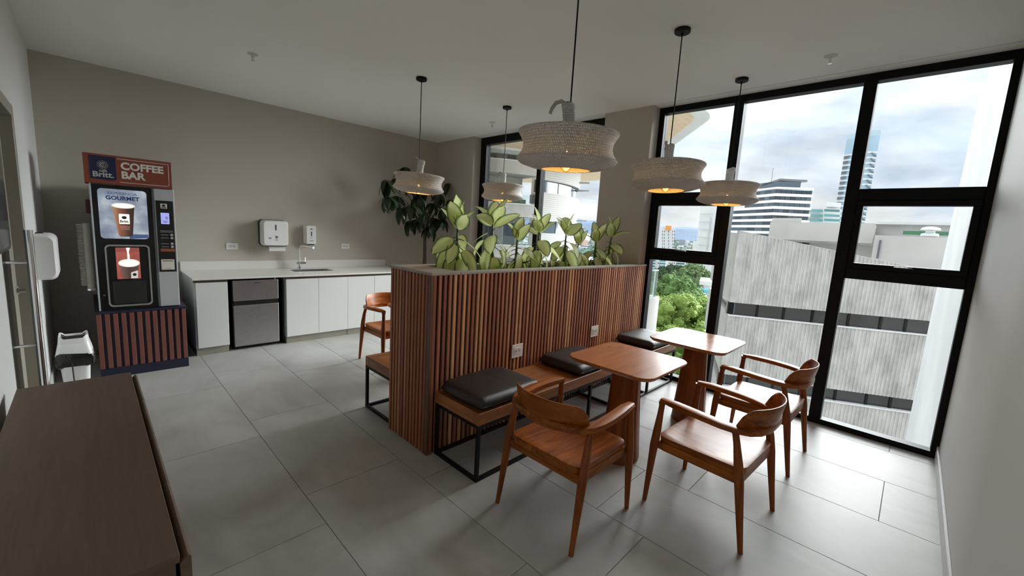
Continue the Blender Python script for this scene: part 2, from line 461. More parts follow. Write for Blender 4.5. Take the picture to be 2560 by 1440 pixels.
member(w1, 'mullion', 4.005, 4.085, .05, ZC-.11, .006)
member(w1, 'head_rail', Y0, Y1, ZC-.112, ZC, .003); member(w1, 'sill_rail', Y0, Y1, 0, .05, .003)
pane(w1, 4.085, Y1-.13, .05, ZC-.112); pane(w1, Y0+.035, 4.005, .05, ZC-.112)

# ------------------------------------------------------------------ glass door in the left wall
door = bpy.data.objects.new('door_1', None); COL.objects.link(door); door.location = (XL-.06, (DY0+DY1)/2, 0)
struct(door, 'glass door with a long steel pull bar in a grey-brown aluminium frame', 'door')
put('door_frame', MB().rbox((XL-.12, DY1-.03, 0), (XL+.012, DY1+.055, DZ+.05), .003).rbox((XL-.12, DY0, DZ-.02), (XL+.012, DY1-.03, DZ+.05), .003), ALU, door)
put('door_leaf', MB().box((XL-.075, DY0+.005, .01), (XL-.063, DY1-.035, DZ-.03)), glass('door_glass', (.75, .80, .78), .09), door)
put('door_stile', MB().rbox((XL-.09, DY1-.19, .01), (XL-.045, DY1-.03, DZ-.02), .003), ALU, door)
bar_y = 3.27
pull = put('pull_bar', MB().tube([(-.215, bar_y, .60), (-.215, bar_y, 1.452)], .0165, 20), CHROME, door, smooth=True)
for z in (.845, 1.285):
    put('post', MB().tube([(XL-.065, bar_y, z), (-.215, bar_y, z)], .008, 12), CHROME, pull, smooth=True)
put('lock', MB().tube([(XL-.09, DY1-.11, 1.02), (XL-.03, DY1-.11, 1.02)], .03, 20).tube([(XL-.03, DY1-.11, 1.02), (XL+.0, DY1-.11, 1.02)], .018, 16), CHROME, door, smooth=True)
# passage behind the door
pas = MB().box((XL-2.4, DY0-1.2, -.1), (XL-.12, DY1+1.6, 0)).box((XL-2.4, DY0-1.2, 2.7), (XL-.12, DY1+1.6, 2.8))
pas.box((XL-2.5, DY0-1.2, 0), (XL-2.4, DY1+1.6, 2.7)).box((XL-2.5, DY1+1.6, 0), (XL-.12, DY1+1.7, 2.7)).box((XL-2.5, DY0-1.3, 0), (XL-.12, DY0-1.2, 2.7))
struct(put('wall_passage', pas, plain('passage_paint', (.55, .55, .53), .7)))

# ------------------------------------------------------------------ kitchen run
YD = 5.525      # door faces
CZ = .872
ct = thing('countertop', 'white quartz countertop with low upstand along the taupe wall', 'countertop', (2.1, 5.93, .85))
SX0, SX1, SY0, SY1 = 1.90, 2.42, 5.88, 6.17
mb = MB().rbox((.755, YD-.012, .852), (SX0, YB, CZ), .002).rbox((SX1, YD-.012, .852), (3.45, YB, CZ), .002)
mb.rbox((SX0, YD-.012, .852), (SX1, SY0, CZ), .002).rbox((SX0, SY1, .852), (SX1, YB, CZ), .002)
put('worktop', mb, QUARTZ, ct)
put('upstand', MB().rbox((.755, YB-.02, CZ), (3.45, YB, .982), .002), QUARTZ, ct)
sk = thing('sink', 'undermounted stainless steel sink set into the white countertop', 'sink', ((SX0+SX1)/2, 6.02, .68))
mb = MB()
bw = rrect(SX0+.005, SX1-.005, SY0+.005, SY1-.005, .05, 5); bi = rrect(SX0+.015, SX1-.015, SY0+.015, SY1-.015, .05, 5)
n = len(bw); vs = [(x, y, CZ-.004) for x, y in bw]+[(x, y, CZ-.012) for x, y in bi]+[(x, y, .70) for x, y in bi]
mb.add(vs, [(i, (i+1) % n, (i+1) % n+n, i+n) for i in range(n)]+[(i+n, (i+1) % n+n, (i+1) % n+2*n, i+2*n) for i in range(n)]+[tuple(range(2*n, 3*n))])
put('basin', mb, STEEL, sk, smooth=True)
put('drain', MB().lathe([(.045, .70), (.04, .705), (.02, .703)], 20, (2.16, 6.02)), CHROME, sk, smooth=True)
fa = thing('faucet', 'tall chrome mixer tap with horizontal spout behind the sink', 'faucet', (2.067, 6.21, CZ))
fx, fy = 2.067, 6.21
put('body', MB().tube([(fx, fy, CZ), (fx, fy, CZ+.03)], .026, 16).tube([(fx, fy, CZ+.03), (fx, fy, 1.16), (fx+.01, fy-.02, 1.19), (fx+.03, fy-.06, 1.198)], .0155, 14), CHROME, fa, smooth=True)
put('spout', MB().tube([(fx+.03, fy-.06, 1.198), (fx+.10, fy-.26, 1.186)], .0165, 14), CHROME, fa, smooth=True)
lv = put('lever', MB().tube([(fx-.035, fy, .955), (fx+.085, fy, .955)], .016, 12).tube([(fx+.075, fy, .955), (fx+.08, fy, 1.03)], .006, 8), CHROME, fa, smooth=True)

GOLA = plain('brown_handle_channel', (.075, .045, .035), .4)
PLINTH = plain('beige_steel_plinth', (.30, .285, .23), .4, metal=.2, noise=.05, nscale=6)
def cabinet(x0, x1, doors, label, left_end=False, right_end=False):
    t = thing('base_cabinet', label, 'cabinet', ((x0+x1)/2, 5.9, 0), group='white base cabinets under the countertop')
    mb = MB().box((x0, YD+.022, .085), (x0+.016, YB-.03, .85)).box((x1-.016, YD+.022, .085), (x1, YB-.03, .85))
    mb.box((x0+.016, YD+.022, .085), (x1-.016, YB-.03, .10)).box((x0+.016, YB-.05, .10), (x1-.016, YB-.03, .85))
    put('carcass', mb, WHITE_LAM, t)
    put('handle_channel', MB().box((x0, YD+.012, .824), (x1, YD+.03, .851)), GOLA, t)
    put('plinth', MB().box((x0+.004, YD+.03, 0), (x1-.004, YD+.045, .085)).box((x0+.004, YD+.045, 0), (x0+.02, YB-.05, .085)).box((x1-.02, YD+.045, 0), (x1-.004, YB-.05, .085)), PLINTH, t)
    for a, b_ in doors:
        put('door', MB().rbox((a+.0015, YD, .09), (b_-.0015, YD+.019, .822), .0015), WHITE_LAM, t)
    return t
cabinet(.765, 1.075, [(.780, 1.075)], 'single door white base cabinet between the coffee machine stand and the small fridge')
cabinet(1.682, 2.462, [(1.682, 2.072), (2.072, 2.462)], 'two door white base cabinet right of the fridge, below the sink')
cabinet(2.462, 3.242, [(2.462, 2.852), (2.852, 3.242)], 'two door white base cabinet right of the sink, partly behind the armchair')
cabinet(3.242, 3.445, [(3.242, 3.445)], 'narrow white base cabinet ending the run near the corner tree')

fr = thing('fridge', 'small two door fridge with brushed steel doors under the counter', 'fridge', (1.36, 5.8, 0))
put('body', MB().rbox((1.128, 5.60, .02), (1.600, 6.15, .83), .008).box((1.14, 5.62, 0), (1.59, 6.1, .02)), DARK, fr)
d = put('freezer_door', MB().rbox((1.128, 5.545, .588), (1.602, 5.598, .828), .006, 2), STEEL, fr); d['label'] = 'upper steel freezer door'
put('badge', MB().box((1.34, 5.5435, .792), (1.40, 5.5455, .798)), DARK, d)
d = put('fridge_door', MB().rbox((1.128, 5.545, .045), (1.602, 5.598, .535), .006, 2), STEEL, fr); d['label'] = 'lower steel fridge door'
put('grip_strip', MB().box((1.135, 5.555, .535), (1.595, 5.60, .588)), DARK, fr)
put('hinge', MB().tube([(1.585, 5.56, .56), (1.585, 5.553, .56)], .008, 10), CHROME, fr)
put('hinge', MB().tube([(1.57, 5.57, .828), (1.57, 5.57, .84)], .008, 10), CHROME, fr)
# dark lined fridge bay
struct(put('trim_1', MB().box((1.079, YD+.10, .0), (1.094, YB-.02, .85)), DARK)); struct(put('trim_2', MB().box((1.662, YD+.10, 0), (1.678, YB-.02, .85)), DARK))

# wall devices over the counter
def outlet(name, label, c, w, h, face, kind='wall outlet'):
    """c centre on the wall face; face 'Y' looks to -Y"""
    t = thing(name, label, 'outlet', c, group='white power outlets')
    x, y, z = c
    p = put('cover_plate', MB().rbox((x-w/2, y-.008, z-h/2), (x+w/2, y, z+h/2), .003, 2), WHITE_PL, t)
    q = put('socket_insert', MB().rbox((x-w*.32, y-.011, z-h*.26), (x+w*.32, y-.007, z+h*.26), .001), plain('outlet_insert', (.70, .70, .68), .35), t)
    for s in (-1, 1):
        mb = MB(); cx = x+s*w*.16
        mb.box((cx-.008, y-.0118, z-.004), (cx-.004, y-.0108, z+.008)).box((cx+.004, y-.0118, z-.004), (cx+.008, y-.0108, z+.008)).box((cx-.002, y-.0118, z-.013), (cx+.002, y-.0108, z-.008))
        put('socket_slots', mb, DARK, q)
    return t
outlet('power_outlet', 'white outlet on the taupe wall left of the paper towel dispenser', (1.297, YB, 1.171), .128, .082, 'Y')
outlet('power_outlet', 'white outlet on the taupe wall right of the soap dispenser', (2.78, YB, 1.188), .128, .078, 'Y')

def towel_dispenser():
    t = thing('towel_dispenser', 'white wall paper towel dispenser with a sheet hanging out', 'dispenser', (1.77, YB, 1.19))
    x0, x1, z0, z1 = 1.605, 1.925, 1.19, 1.53
    prof = rrect(x0, x1, z0, z1, .045, 6)
    put('back_plate', MB().plate(rrect(x0-.006, x1+.004, z0-.004, z1+.006, .045, 6), YB-.05, YB), DARK, t)
    inner = [(x+(1.765-x)*.10, z+(1.36-z)*.07) for x, z in prof]
    n = len(prof)
    vs = [(x, YB-.05, z) for x, z in prof]+[(x, YB-.15, z) for x, z in prof]+[(x, YB-.185, z) for x, z in inner]
    mb = MB().add(vs, [tuple(range(n)), tuple(range(3*n-1, 2*n-1, -1))]+[(i+n*k, i+n*(k+1), (i+1) % n+n*(k+1), (i+1) % n+n*k) for k in (0, 1) for i in range(n)])
    c = put('cover', mb, WHITE_PL, t, smooth=True, angle=35)
    put('sight_window', MB().plate(rrect(1.756, 1.768, 1.40, 1.475, .005, 3), YB-.1875, YB-.184), DARK, c)
    mk = MB().plate(rrect(1.672, 1.708, 1.285, 1.305, .009, 3), YB-.1868, YB-.1845)
    put('maker_mark', mk, plain('grey_blue_print', (.22, .25, .32), .5), c)
    g = MB()   # glass and fork pictogram with a small tree-like mark below
    g.plate([(1.752, 1.325), (1.772, 1.325), (1.769, 1.305), (1.764, 1.300), (1.764, 1.288), (1.770, 1.286), (1.754, 1.286), (1.760, 1.288), (1.760, 1.300), (1.755, 1.305)], YB-.1868, YB-.1845)
    for k in range(3): g.box((1.776+k*.004, YB-.1868, 1.305), (1.778+k*.004, YB-.1845, 1.325))
    g.box((1.779, YB-.1868, 1.286), (1.782, YB-.1845, 1.306))
    g.plate([(1.752, 1.265), (1.760, 1.278), (1.768, 1.265)], YB-.1868, YB-.1845).plate([(1.772, 1.265), (1.778, 1.278), (1.784, 1.265)], YB-.1868, YB-.1845)
    put('pictogram', g, plain('dark_grey_print', (.08, .08, .085), .5), c)
    put('slot', MB().box((1.64, YB-.16, z0-.002), (1.90, YB-.06, z0+.006)), DARK, t)
    put('paper_sheet', MB().add([(1.69, YB-.12, 1.195), (1.89, YB-.12, 1.195), (1.69, YB-.135, 1.15), (1.89, YB-.135, 1.15), (1.69, YB-.14, 1.122), (1.89, YB-.14, 1.122),
                                 (1.69, YB-.118, 1.195), (1.89, YB-.118, 1.195), (1.69, YB-.133, 1.15), (1.89, YB-.133, 1.15), (1.69, YB-.138, 1.122), (1.89, YB-.138, 1.122)],
                                [(0, 1, 3, 2), (2, 3, 5, 4), (6, 8, 9, 7), (8, 10, 11, 9), (4, 5, 11, 10), (0, 2, 8, 6), (2, 4, 10, 8), (1, 7, 9, 3), (3, 9, 11, 5)]), plain('paper_white', (.78, .78, .76), .8), t)
towel_dispenser()
def soap_dispenser():
    t = thing('soap_dispenser', 'narrow white wall soap dispenser above the tap', 'dispenser', (2.25, YB, 1.2))
    x0, x1, z0, z1 = 2.168, 2.318, 1.215, 1.485
    n0 = rrect(x0, x1, z0, z1, .02, 4); n = len(n0); ce = (2.243, 1.35)
    n1 = [(x+(ce[0]-x)*.16, z+(ce[1]-z)*.05) for x, z in n0]
    vs = [(x, YB, z) for x, z in n0]+[(x, YB-.075, z) for x, z in n0]+[(x, YB-.11, z) for x, z in n1]
    c = put('housing', MB().add(vs, [tuple(range(n)), tuple(range(3*n-1, 2*n-1, -1))]+[(i+n*k, i+n*(k+1), (i+1) % n+n*(k+1), (i+1) % n+n*k) for k in (0, 1) for i in range(n)]), WHITE_PL, t, smooth=True, angle=35)
    put('level_window', MB().plate(rrect(2.238, 2.25, 1.335, 1.40, .005, 3), YB-.1125, YB-.109), DARK, c)
    put('maker_mark', MB().plate(rrect(2.225, 2.262, 1.425, 1.443, .008, 3), YB-.1122, YB-.109), MATS['grey_blue_print'], c)
    put('print_line', MB().box((2.225, YB-.1122, 1.31), (2.262, YB-.109, 1.315)), MATS['grey_blue_print'], c)
    put('print_line', MB().box((2.22, YB-.1122, 1.262), (2.268, YB-.109, 1.272)), MATS['grey_blue_print'], c)
    put('push_nozzle', MB().rbox((2.205, YB-.105, 1.205), (2.285, YB-.03, 1.243), .008, 2), DARK, t)
soap_dispenser()
def side_dispenser():
    t = thing('wall_dispenser', 'white rounded dispenser on the left wall beside the glass door', 'dispenser', (XL, 4.68, 1.03))
    pts = rrect(XL, -.170, 1.03, 1.365, .045, 6)
    me = MB(); n = len(pts)
    cx, cz = -.24, 1.2
    vs = []
    for y, s in ((4.52, .9), (4.55, 1.0), (4.83, 1.0), (4.86, .9)):
        vs += [(XL+(x-XL)*s, y, cz+(z-cz)*s) for x, z in pts]
    me.add(vs, [tuple(range(n)), tuple(range(4*n-1, 3*n-1, -1))]+[(i+n*k, i+n*(k+1), (i+1) % n+n*(k+1), (i+1) % n+n*k) for k in range(3) for i in range(n)])
    put('cover', me, WHITE_PL, t, smooth=True, angle=40)
    put('top_lock', MB().rbox((XL+.03, 4.66, 1.362), (XL+.07, 4.70, 1.372), .003), DARK, t)
side_dispenser()

# ------------------------------------------------------------------ coffee machine and its stand
st = thing('machine_stand', 'navy stand with terracotta upright slats carrying the coffee machine', 'stand', (.33, 5.6, 0))
put('carcass', MB().box((.012, 5.246, .095), (.648, 6.31, .612)), NAVY, st)
put('plinth', MB().box((.006, 5.236, 0), (.654, 6.31, .095)), NAVY, st)
put('top_board', MB().rbox((.0, 5.226, .612), (.662, 6.32, .632), .003), NAVY, st)
sl = fixn(MB().rbox((-.0165, -.016, .095), (.0165, 0, .612), .002).mesh('slat'))
for k in range(12):
    place('slat', sl, TERRA, st, (.0225+k*.0555-st.location.x, 5.246-st.location.y, 0))

cm = thing('coffee_machine', 'tall black and grey vending coffee machine with lit screens under a COFFEE BAR sign', 'coffee machine', (.33, 5.6, .632))
YM = 5.285
put('casing', MB().rbox((.032, YM+.012, .634), (.615, 6.28, 1.79), .006), MACH_GREY, cm)
put('edge_trim', MB().rbox((.030, YM-.004, .634), (.042, YM+.02, 1.79), .003), MACH_GREY, cm)
fd = put('front_door', MB().rbox((.043, YM-.002, .64), (.452, YM+.014, 1.782), .004), plain('gloss_black_panel', (.008, .008, .009), .18), cm)
put('door_lock', MB().tube([(.072, YM+.004, .781), (.072, YM-.008, .781)], .009, 14), CHROME, fd, smooth=True)
put('pillar_edge', MB().rbox((.447, YM-.012, .64), (.462, YM+.014, 1.785), .003), plain('dark_grey_trim', (.09, .10, .11), .3), cm)
colm = put('control_column', MB().rbox((.462, YM-.012, .64), (.613, YM+.014, 1.785), .004), MACH_GREY, cm)
cp = put('control_panel', MB().rbox((.470, YM-.016, .985), (.602, YM-.008, 1.675), .003), DARK, cm)
yy = YM-.0165
put('brand_plate', MB().plate(rrect(.505, .555, 1.60, 1.648, .006, 3), yy-.001, yy+.001), SIGN_WHITE, cp)
put('brand_mark', MB().plate(rrect(.517, .541, 1.618, 1.64, .01, 4), yy-.0018, yy-.0008).box((.512, yy-.0018, 1.606), (.548, yy-.0008, 1.613)), DARK, cp)
put('card_reader_screen', MB().plate(rrect(.503, .567, 1.452, 1.560, .003, 2), yy-.001, yy+.001), emission('reader_screen', (.42, .45, .95), .38), cp)
g = MB()
for r in (.012, .019, .026):
    g.tube([(.53+r*math.cos(a), yy-.0015, 1.512+r*math.sin(a)*.6) for a in [math.radians(-60+k*15) for k in range(9)]], .0015, 5)
g.box((.515, yy-.002, 1.478), (.556, yy-.001, 1.482)).box((.522, yy-.002, 1.468), (.549, yy-.001, 1.472))
put('contactless_mark', g, plain('indigo_print', (.03, .03, .25), .5), cp)
GREYP = plain('panel_grey_print', (.28, .28, .30), .5)
put('panel_caption', MB().box((.493, yy-.001, 1.383), (.590, yy+.0005, 1.389)).box((.493, yy-.001, 1.372), (.590, yy+.0005, 1.377)), GREYP, cp)
for z in (1.348, 1.318, 1.262, 1.232):
    b = put('selection_button', MB().tube([(.578, yy+.002, z), (.578, yy-.004, z)], .012, 14), plain('button_silver', (.45, .45, .46), .3), cp)
    put('button_caption', MB().box((.497, yy-.001, z-.004), (.553, yy+.0005, z+.002)), GREYP, b)
put('orange_strip', MB().plate(rrect(.489, .597, 1.185, 1.213, .003, 2), yy-.001, yy+.001), plain('orange_label', (.30, .09, .03), .5), cp)
ic = put('info_card', MB().plate(rrect(.486, .587, 1.006, 1.108, .003, 2), yy-.001, yy+.001), SIGN_WHITE, cp)
put('card_stripe', MB().box((.496, yy-.0016, 1.088), (.577, yy-.0008, 1.096)), SIGN_RED, ic)
put('card_caption', MB().box((.51, yy-.0016, 1.022), (.565, yy-.0008, 1.025)).box((.518, yy-.0016, 1.014), (.556, yy-.0008, 1.017)), GREYP, ic)

# upper lit picture
def screen_mat(name, cols, scale, strength):
    m, nt, b = _new(name); N = nt.nodes.new; L = nt.links.new
    tc = N('ShaderNodeTexCoord'); n = N('ShaderNodeTexNoise'); n.inputs['Scale'].default_value = scale; n.inputs['Detail'].default_value = 4
    L(tc.outputs['Object'], n.inputs['Vector'])
    cr = N('ShaderNodeValToRGB'); e = cr.color_ramp.elements
    e[0].position = .32; e[0].color = (*cols[0], 1); e[1].position = .68; e[1].color = (*cols[-1], 1)
    if len(cols) == 3: q = e.new(.5); q.color = (*cols[1], 1)
    L(n.outputs['Fac'], cr.inputs[0]); L(cr.outputs[0], b.inputs['Emission Color']); b.inputs['Emission Strength'].default_value = strength
    b.inputs['Base Color'].default_value = (.02, .02, .02, 1); b.inputs['Roughness'].default_value = .2
    return m
def ramp_x_mat(name, x0, x1, cols, strength):
    m, nt, b = _new(name); N = nt.nodes.new; L = nt.links.new
    tc = N('ShaderNodeTexCoord'); sp = N('ShaderNodeSeparateXYZ'); L(tc.outputs['Object'], sp.inputs[0])
    r = N('ShaderNodeMapRange'); r.inputs[1].default_value = x0; r.inputs[2].default_value = x1; L(sp.outputs[0], r.inputs[0])
    cr = N('ShaderNodeValToRGB'); e = cr.color_ramp.elements
    e[0].color = (*cols[0], 1); e[1].color = (*cols[-1], 1)
    for i, c in enumerate(cols[1:-1]): q = e.new((i+1)/(len(cols)-1)); q.color = (*c, 1)
    L(r.outputs[0], cr.inputs[0]); L(cr.outputs[0], b.inputs['Emission Color']); b.inputs['Emission Strength'].default_value = strength
    b.inputs['Base Color'].default_value = (.02, .02, .02, 1)
    return m
def ell(cx, cz, rx, rz, n=28): return [(cx+rx*math.cos(2*math.pi*k/n), cz+rz*math.sin(2*math.pi*k/n)) for k in range(n)]
ys = YM-.003
up = put('picture_screen', MB().plate(rrect(.079, .409, 1.302, 1.75, .03, 6), ys-.002, ys+.002), screen_mat('picture_blue_grey', [(.15, .17, .24), (.28, .33, .40), (.52, .57, .61)], 6.0, .42), cm)
y1 = ys-.0024
text_on_front('lettering', 'EXPERIENCIA', .033, .243, y1, 1.702, plain('print_slate', (.10, .13, .22), .5, emit=(.03, .045, .10), estr=.4), up, .0004, 'CENTER')
text_on_front('lettering', 'GOURMET', .048, .243, y1, 1.655, plain('print_navy', (.01, .02, .08), .5, emit=(.01, .02, .07), estr=.35), up, .0016, 'CENTER')
cup_shadow = put('pictured_table', MB().plate([(.27, 1.302), (.405, 1.312), (.407, 1.345), (.27, 1.345)], y1-.0002, y1+.0004), emission('picture_table_blue', (.03, .05, .12), .8), up)
put('pictured_cup', MB().plate([(.168, 1.60), (.318, 1.60), (.296, 1.335), (.285, 1.322), (.21, 1.322), (.199, 1.335)], y1-.0008, y1+.0002), ramp_x_mat('picture_cup_brown', .16, .32, [(.60, .30, .14), (.28, .10, .055), (.07, .035, .026), (.02, .012, .01)], .38), up)
put('pictured_rim', MB().plate(ell(.243, 1.605, .082, .026), y1-.0014, y1-.0006), emission('picture_rim', (.75, .68, .60), .42), up)
put('pictured_foam', MB().plate(ell(.243, 1.604, .070, .019), y1-.0020, y1-.0012), emission('picture_foam', (1.0, .95, .88), .6), up)
lb = put('pictured_label', MB().plate(rrect(.208, .280, 1.438, 1.53, .006, 3), y1-.0016, y1-.0007), emission('picture_label_white', (.9, .88, .82), .5), up)
PDARK = plain('print_dark_on_white', (.03, .03, .035), .5)
put('emblem', MB().plate(ell(.244, 1.497, .017, .014), y1-.0022, y1-.0014), PDARK, lb)
text_on_front('lettering', 'Britt.', .03, .244, y1-.002, 1.452, PDARK, lb, .001, 'CENTER')
put('pictured_text', MB().box((.212, y1-.0014, 1.413), (.278, y1-.0007, 1.418)).box((.212, y1-.0014, 1.400), (.278, y1-.0007, 1.405)).box((.216, y1-.0014, 1.387), (.278, y1-.0007, 1.392)), emission('picture_pink_text', (.42, .16, .14), .5), up)
# lower bay: chrome ring, small screen, dispensing hatch
outer = rrect(.097, .407, .666, 1.246, .035, 6); inn = rrect(.109, .395, .680, 1.232, .027, 6); n = len(outer)
vs = [(x, YM-.012, z) for x, z in outer]+[(x, YM-.012, z) for x, z in inn]+[(x, YM, z) for x, z in outer]+[(x, YM, z) for x, z in inn]
put('chrome_surround', MB().add(vs, [(i, (i+1) % n, (i+1) % n+n, i+n) for i in range(n)]+[(i, i+2*n, (i+1) % n+2*n, (i+1) % n) for i in range(n)]+[(i+n, (i+1) % n+n, (i+1) % n+3*n, i+3*n) for i in range(n)]), plain('satin_silver', (.42, .42, .41), .3, metal=.5), cm, smooth=True, angle=40)
lo = put('lower_screen', MB().plate([(.168, .926), (.332, .926), (.332, 1.219), (.168, 1.219)], ys-.002, ys+.002), screen_mat('picture_red', [(.22, .045, .035), (.33, .08, .06), (.36, .11, .08)], 5, .5), cm)
put('pictured_wall', MB().box((.168, y1-.0006, 1.18), (.332, y1, 1.219)), emission('picture_red_dark', (.17, .04, .035), .7), lo)
put('pictured_cup', MB().plate([(.186, 1.07), (.324, 1.07), (.308, .927), (.202, .927)], y1-.0008, y1+.0002), ramp_x_mat('picture_cup_dark', .19, .315, [(.10, .05, .04), (.03, .016, .014), (.05, .025, .02)], .8), lo)
put('pictured_rim', MB().plate(ell(.255, 1.075, .075, .038), y1-.0014, y1-.0006), emission('picture_rim_light', (.85, .80, .76), .45), lo)
put('pictured_foam', MB().plate(ell(.255, 1.074, .064, .029), y1-.0020, y1-.0012), emission('picture_milk', (.95, .86, .80), .5), lo)
put('pictured_stream', MB().plate([(.246, 1.062), (.258, 1.062), (.262, 1.14), (.258, 1.18), (.268, 1.219), (.240, 1.219), (.246, 1.18)], y1-.0028, y1-.0018), emission('picture_stream', (1, .95, .92), .5), lo)
put('pictured_label', MB().plate([(.262, .93), (.310, .93), (.314, 1.005), (.264, .985)], y1-.0016, y1-.0007), emission('picture_label_grey', (.6, .56, .53), .45), lo)
put('emblem', MB().plate(ell(.288, .965, .014, .014), y1-.0022, y1-.0014), PDARK, lo)
put('dispensing_hatch', MB().rbox((.135, YM-.008, .69), (.366, YM+.0, .905), .003), plain('smoked_hatch', (.022, .022, .022), .25), cm)

# header sign
sg = put('header_sign', MB().rbox((.006, YM-.022, 1.79), (.604, 5.62, 2.045), .003), SIGN_RED, cm)
ysn = YM-.0225
nv = put('navy_panel', MB().plate([(.042, 1.835), (.048, 1.829), (.196, 1.822), (.212, 1.838), (.212, 2.028), (.042, 2.028)], ysn-.001, ysn+.001), SIGN_NAVY, sg)
yt = ysn-.002
mb = MB()
mb.tube([(.127+.013*math.cos(a), yt, 1.953+.013*math.sin(a)) for a in [math.radians(50+k*13) for k in range(21)]], .0028, 5)
mb.tube([(.127+.022*math.cos(a), yt, 1.953+.022*math.sin(a)) for a in [math.radians(k*15) for k in range(25)]], .0018, 5)
for k in range(20):
    a = 2*math.pi*k/20
    mb.tube([(.127+.028*math.cos(a), yt, 1.953+.028*math.sin(a)), (.127+.038*math.cos(a), yt, 1.953+.038*math.sin(a))], .0013, 4)
mb.box((.123, yt-.001, 1.951), (.141, yt+.001, 1.955))
LOGO = plain('logo_cream', (.50, .49, .46), .5)
put('emblem', mb, LOGO, nv)
text_on_front('lettering', 'café', .032, .127, ysn-.0014, 1.893, LOGO, nv, .0006, 'CENTER')
text_on_front('lettering', 'Britt.', .064, .127, ysn-.0014, 1.848, LOGO, nv, .0018, 'CENTER', 1.05)
text_on_front('lettering', 'COFFEE', .088, .243, ysn-.0014, 1.932, SIGN_WHITE, sg, .0036, 'LEFT', .98)
text_on_front('lettering', 'BAR', .088, .243, ysn-.0014, 1.852, SIGN_WHITE, sg, .0036, 'LEFT', 1.0)
mb = MB().box((.222, ysn-.0012, 2.018), (.580, ysn, 2.0225)).box((.577, ysn-.0012, 1.84), (.5815, ysn, 2.0205)).box((.23, ysn-.0012, 1.812), (.556, ysn, 1.8165))
mb.tube([(.556+.0235*math.sin(a), ysn-.0006, 1.838-.0235*math.cos(a)) for a in [math.radians(k*10) for k in range(10)]], .0022, 5)
put('outline', mb, SIGN_WHITE, sg)
put('side_logo', MB().box((.004, 5.30, 1.85), (.0065, 5.40, 1.93)).box((.004, 5.30, 1.94), (.0065, 5.42, 2.02)), SIGN_WHITE, sg)
# cup magazine on the machine's left side
mg = put('cup_magazine', MB().tube([(-.006, 5.36, .835), (-.006, 5.36, 1.43)], .026, 16), plain('frosted_plastic', (.30, .29, .25), .35), cm, smooth=True, angle=50)
mb = MB()
for k in range(44):
    z = .86+k*.0128; w = .5+.5*RND.random()
    mb.lathe([(.030, z), (.036+.016*w, z+.002), (.036+.016*w, z+.005), (.030, z+.007)], 14, (-.024, 5.425))
o = put('stacked_cup_rims', mb, plain('paper_cup_white', (.55, .53, .48), .6), mg); o['kind'] = 'stuff'
put('foot_ring', MB().tube([(-.008, 5.37, .82), (-.008, 5.37, .838)], .032, 16), CHROME, mg, smooth=True)
put('side_tag', MB().rbox((.0, 5.36, 1.52), (.033, 5.44, 1.64), .003), plain('dark_red_plastic', (.05, .012, .01), .4), cm)
put('side_card', MB().rbox((.618, 5.36, 1.40), (.624, 5.46, 1.56), .001), DARK, cm)

# ------------------------------------------------------------------ bin, screen on the wall, credenza
bn = thing('waste_bin', 'white swing top waste bin with a black bag beside the navy stand', 'bin', (-.135, 4.86, 0))
def ring(w, d, z, c=(-.135, 4.86), r=.03): return [(x, y, z) for x, y in rrect(c[0]-w/2, c[0]+w/2, c[1]-d/2, c[1]+d/2, r, 4)]
def loft(rings, cap=True):
    mb = MB(); n = len(rings[0]); vs = [p for r in rings for p in r]
    fs = [(i+n*k, (i+1) % n+n*k, (i+1) % n+n*(k+1), i+n*(k+1)) for k in range(len(rings)-1) for i in range(n)]
    if cap: fs += [tuple(range(n-1, -1, -1)), tuple(range(n*(len(rings)-1), n*len(rings)))]
    return mb.add(vs, fs)
put('body', loft([ring(.135, .17, 0), ring(.185, .22, .40)]), WHITE_PL, bn, smooth=True, angle=50)
bag = []
for k, (w, d, z) in enumerate(((.16, .19, .28), (.215, .25, .30), (.225, .262, .35), (.205, .245, .40))):
    bag.append([(x+.010*math.sin(9*a+k), y+.010*math.cos(7*a+2*k), zz+.012*math.sin(5*a+k*2)) for a, (x, y, zz) in enumerate(ring(w, d, z))])
put('bag', loft(bag), plain('black_bin_bag', (.012, .012, .012), .25, bump=.6, bscale=30), bn, smooth=True)
lid = put('lid', loft([ring(.215, .25, .385), ring(.205, .24, .415), ring(.175, .20, .485)]), WHITE_PL, bn, smooth=True, angle=40)
put('flap', loft([ring(.148, .178, .45), ring(.146, .172, .487), ring(.136, .160, .505)]), plain('bin_flap_black', (.006, .006, .006), .5), lid, smooth=True, angle=40)
rim = [(x, y, .535 if y > 4.80 else .50) for x, y, z in ring(.165, .20, .5)]
n = len(rim); low = ring(.178, .205, .47); inn = [(x+(-.135-x)*.16, y+(4.86-y)*.16, z) for x, y, z in rim]
vs = low+[(x, y, .485+.055*max(0, min(1, (abs(x+.135)-.02)/.05))) for x, y, z in rim]+[(x, y, .483+.05*max(0, min(1, (abs(x+.135)-.02)/.05))) for x, y, z in inn]
put('lid_rim', MB().add(vs, [(i+n*k, (i+1) % n+n*k, (i+1) % n+n*(k+1), i+n*(k+1)) for k in (0, 1) for i in range(n)]), WHITE_PL, lid, smooth=True)
put('bag_tie', MB().tube([(-.15, 4.738, .36), (-.152, 4.732, .30), (-.15, 4.735, .2), (-.148, 4.745, .1)], .005, 6), DARK, bn, smooth=True)

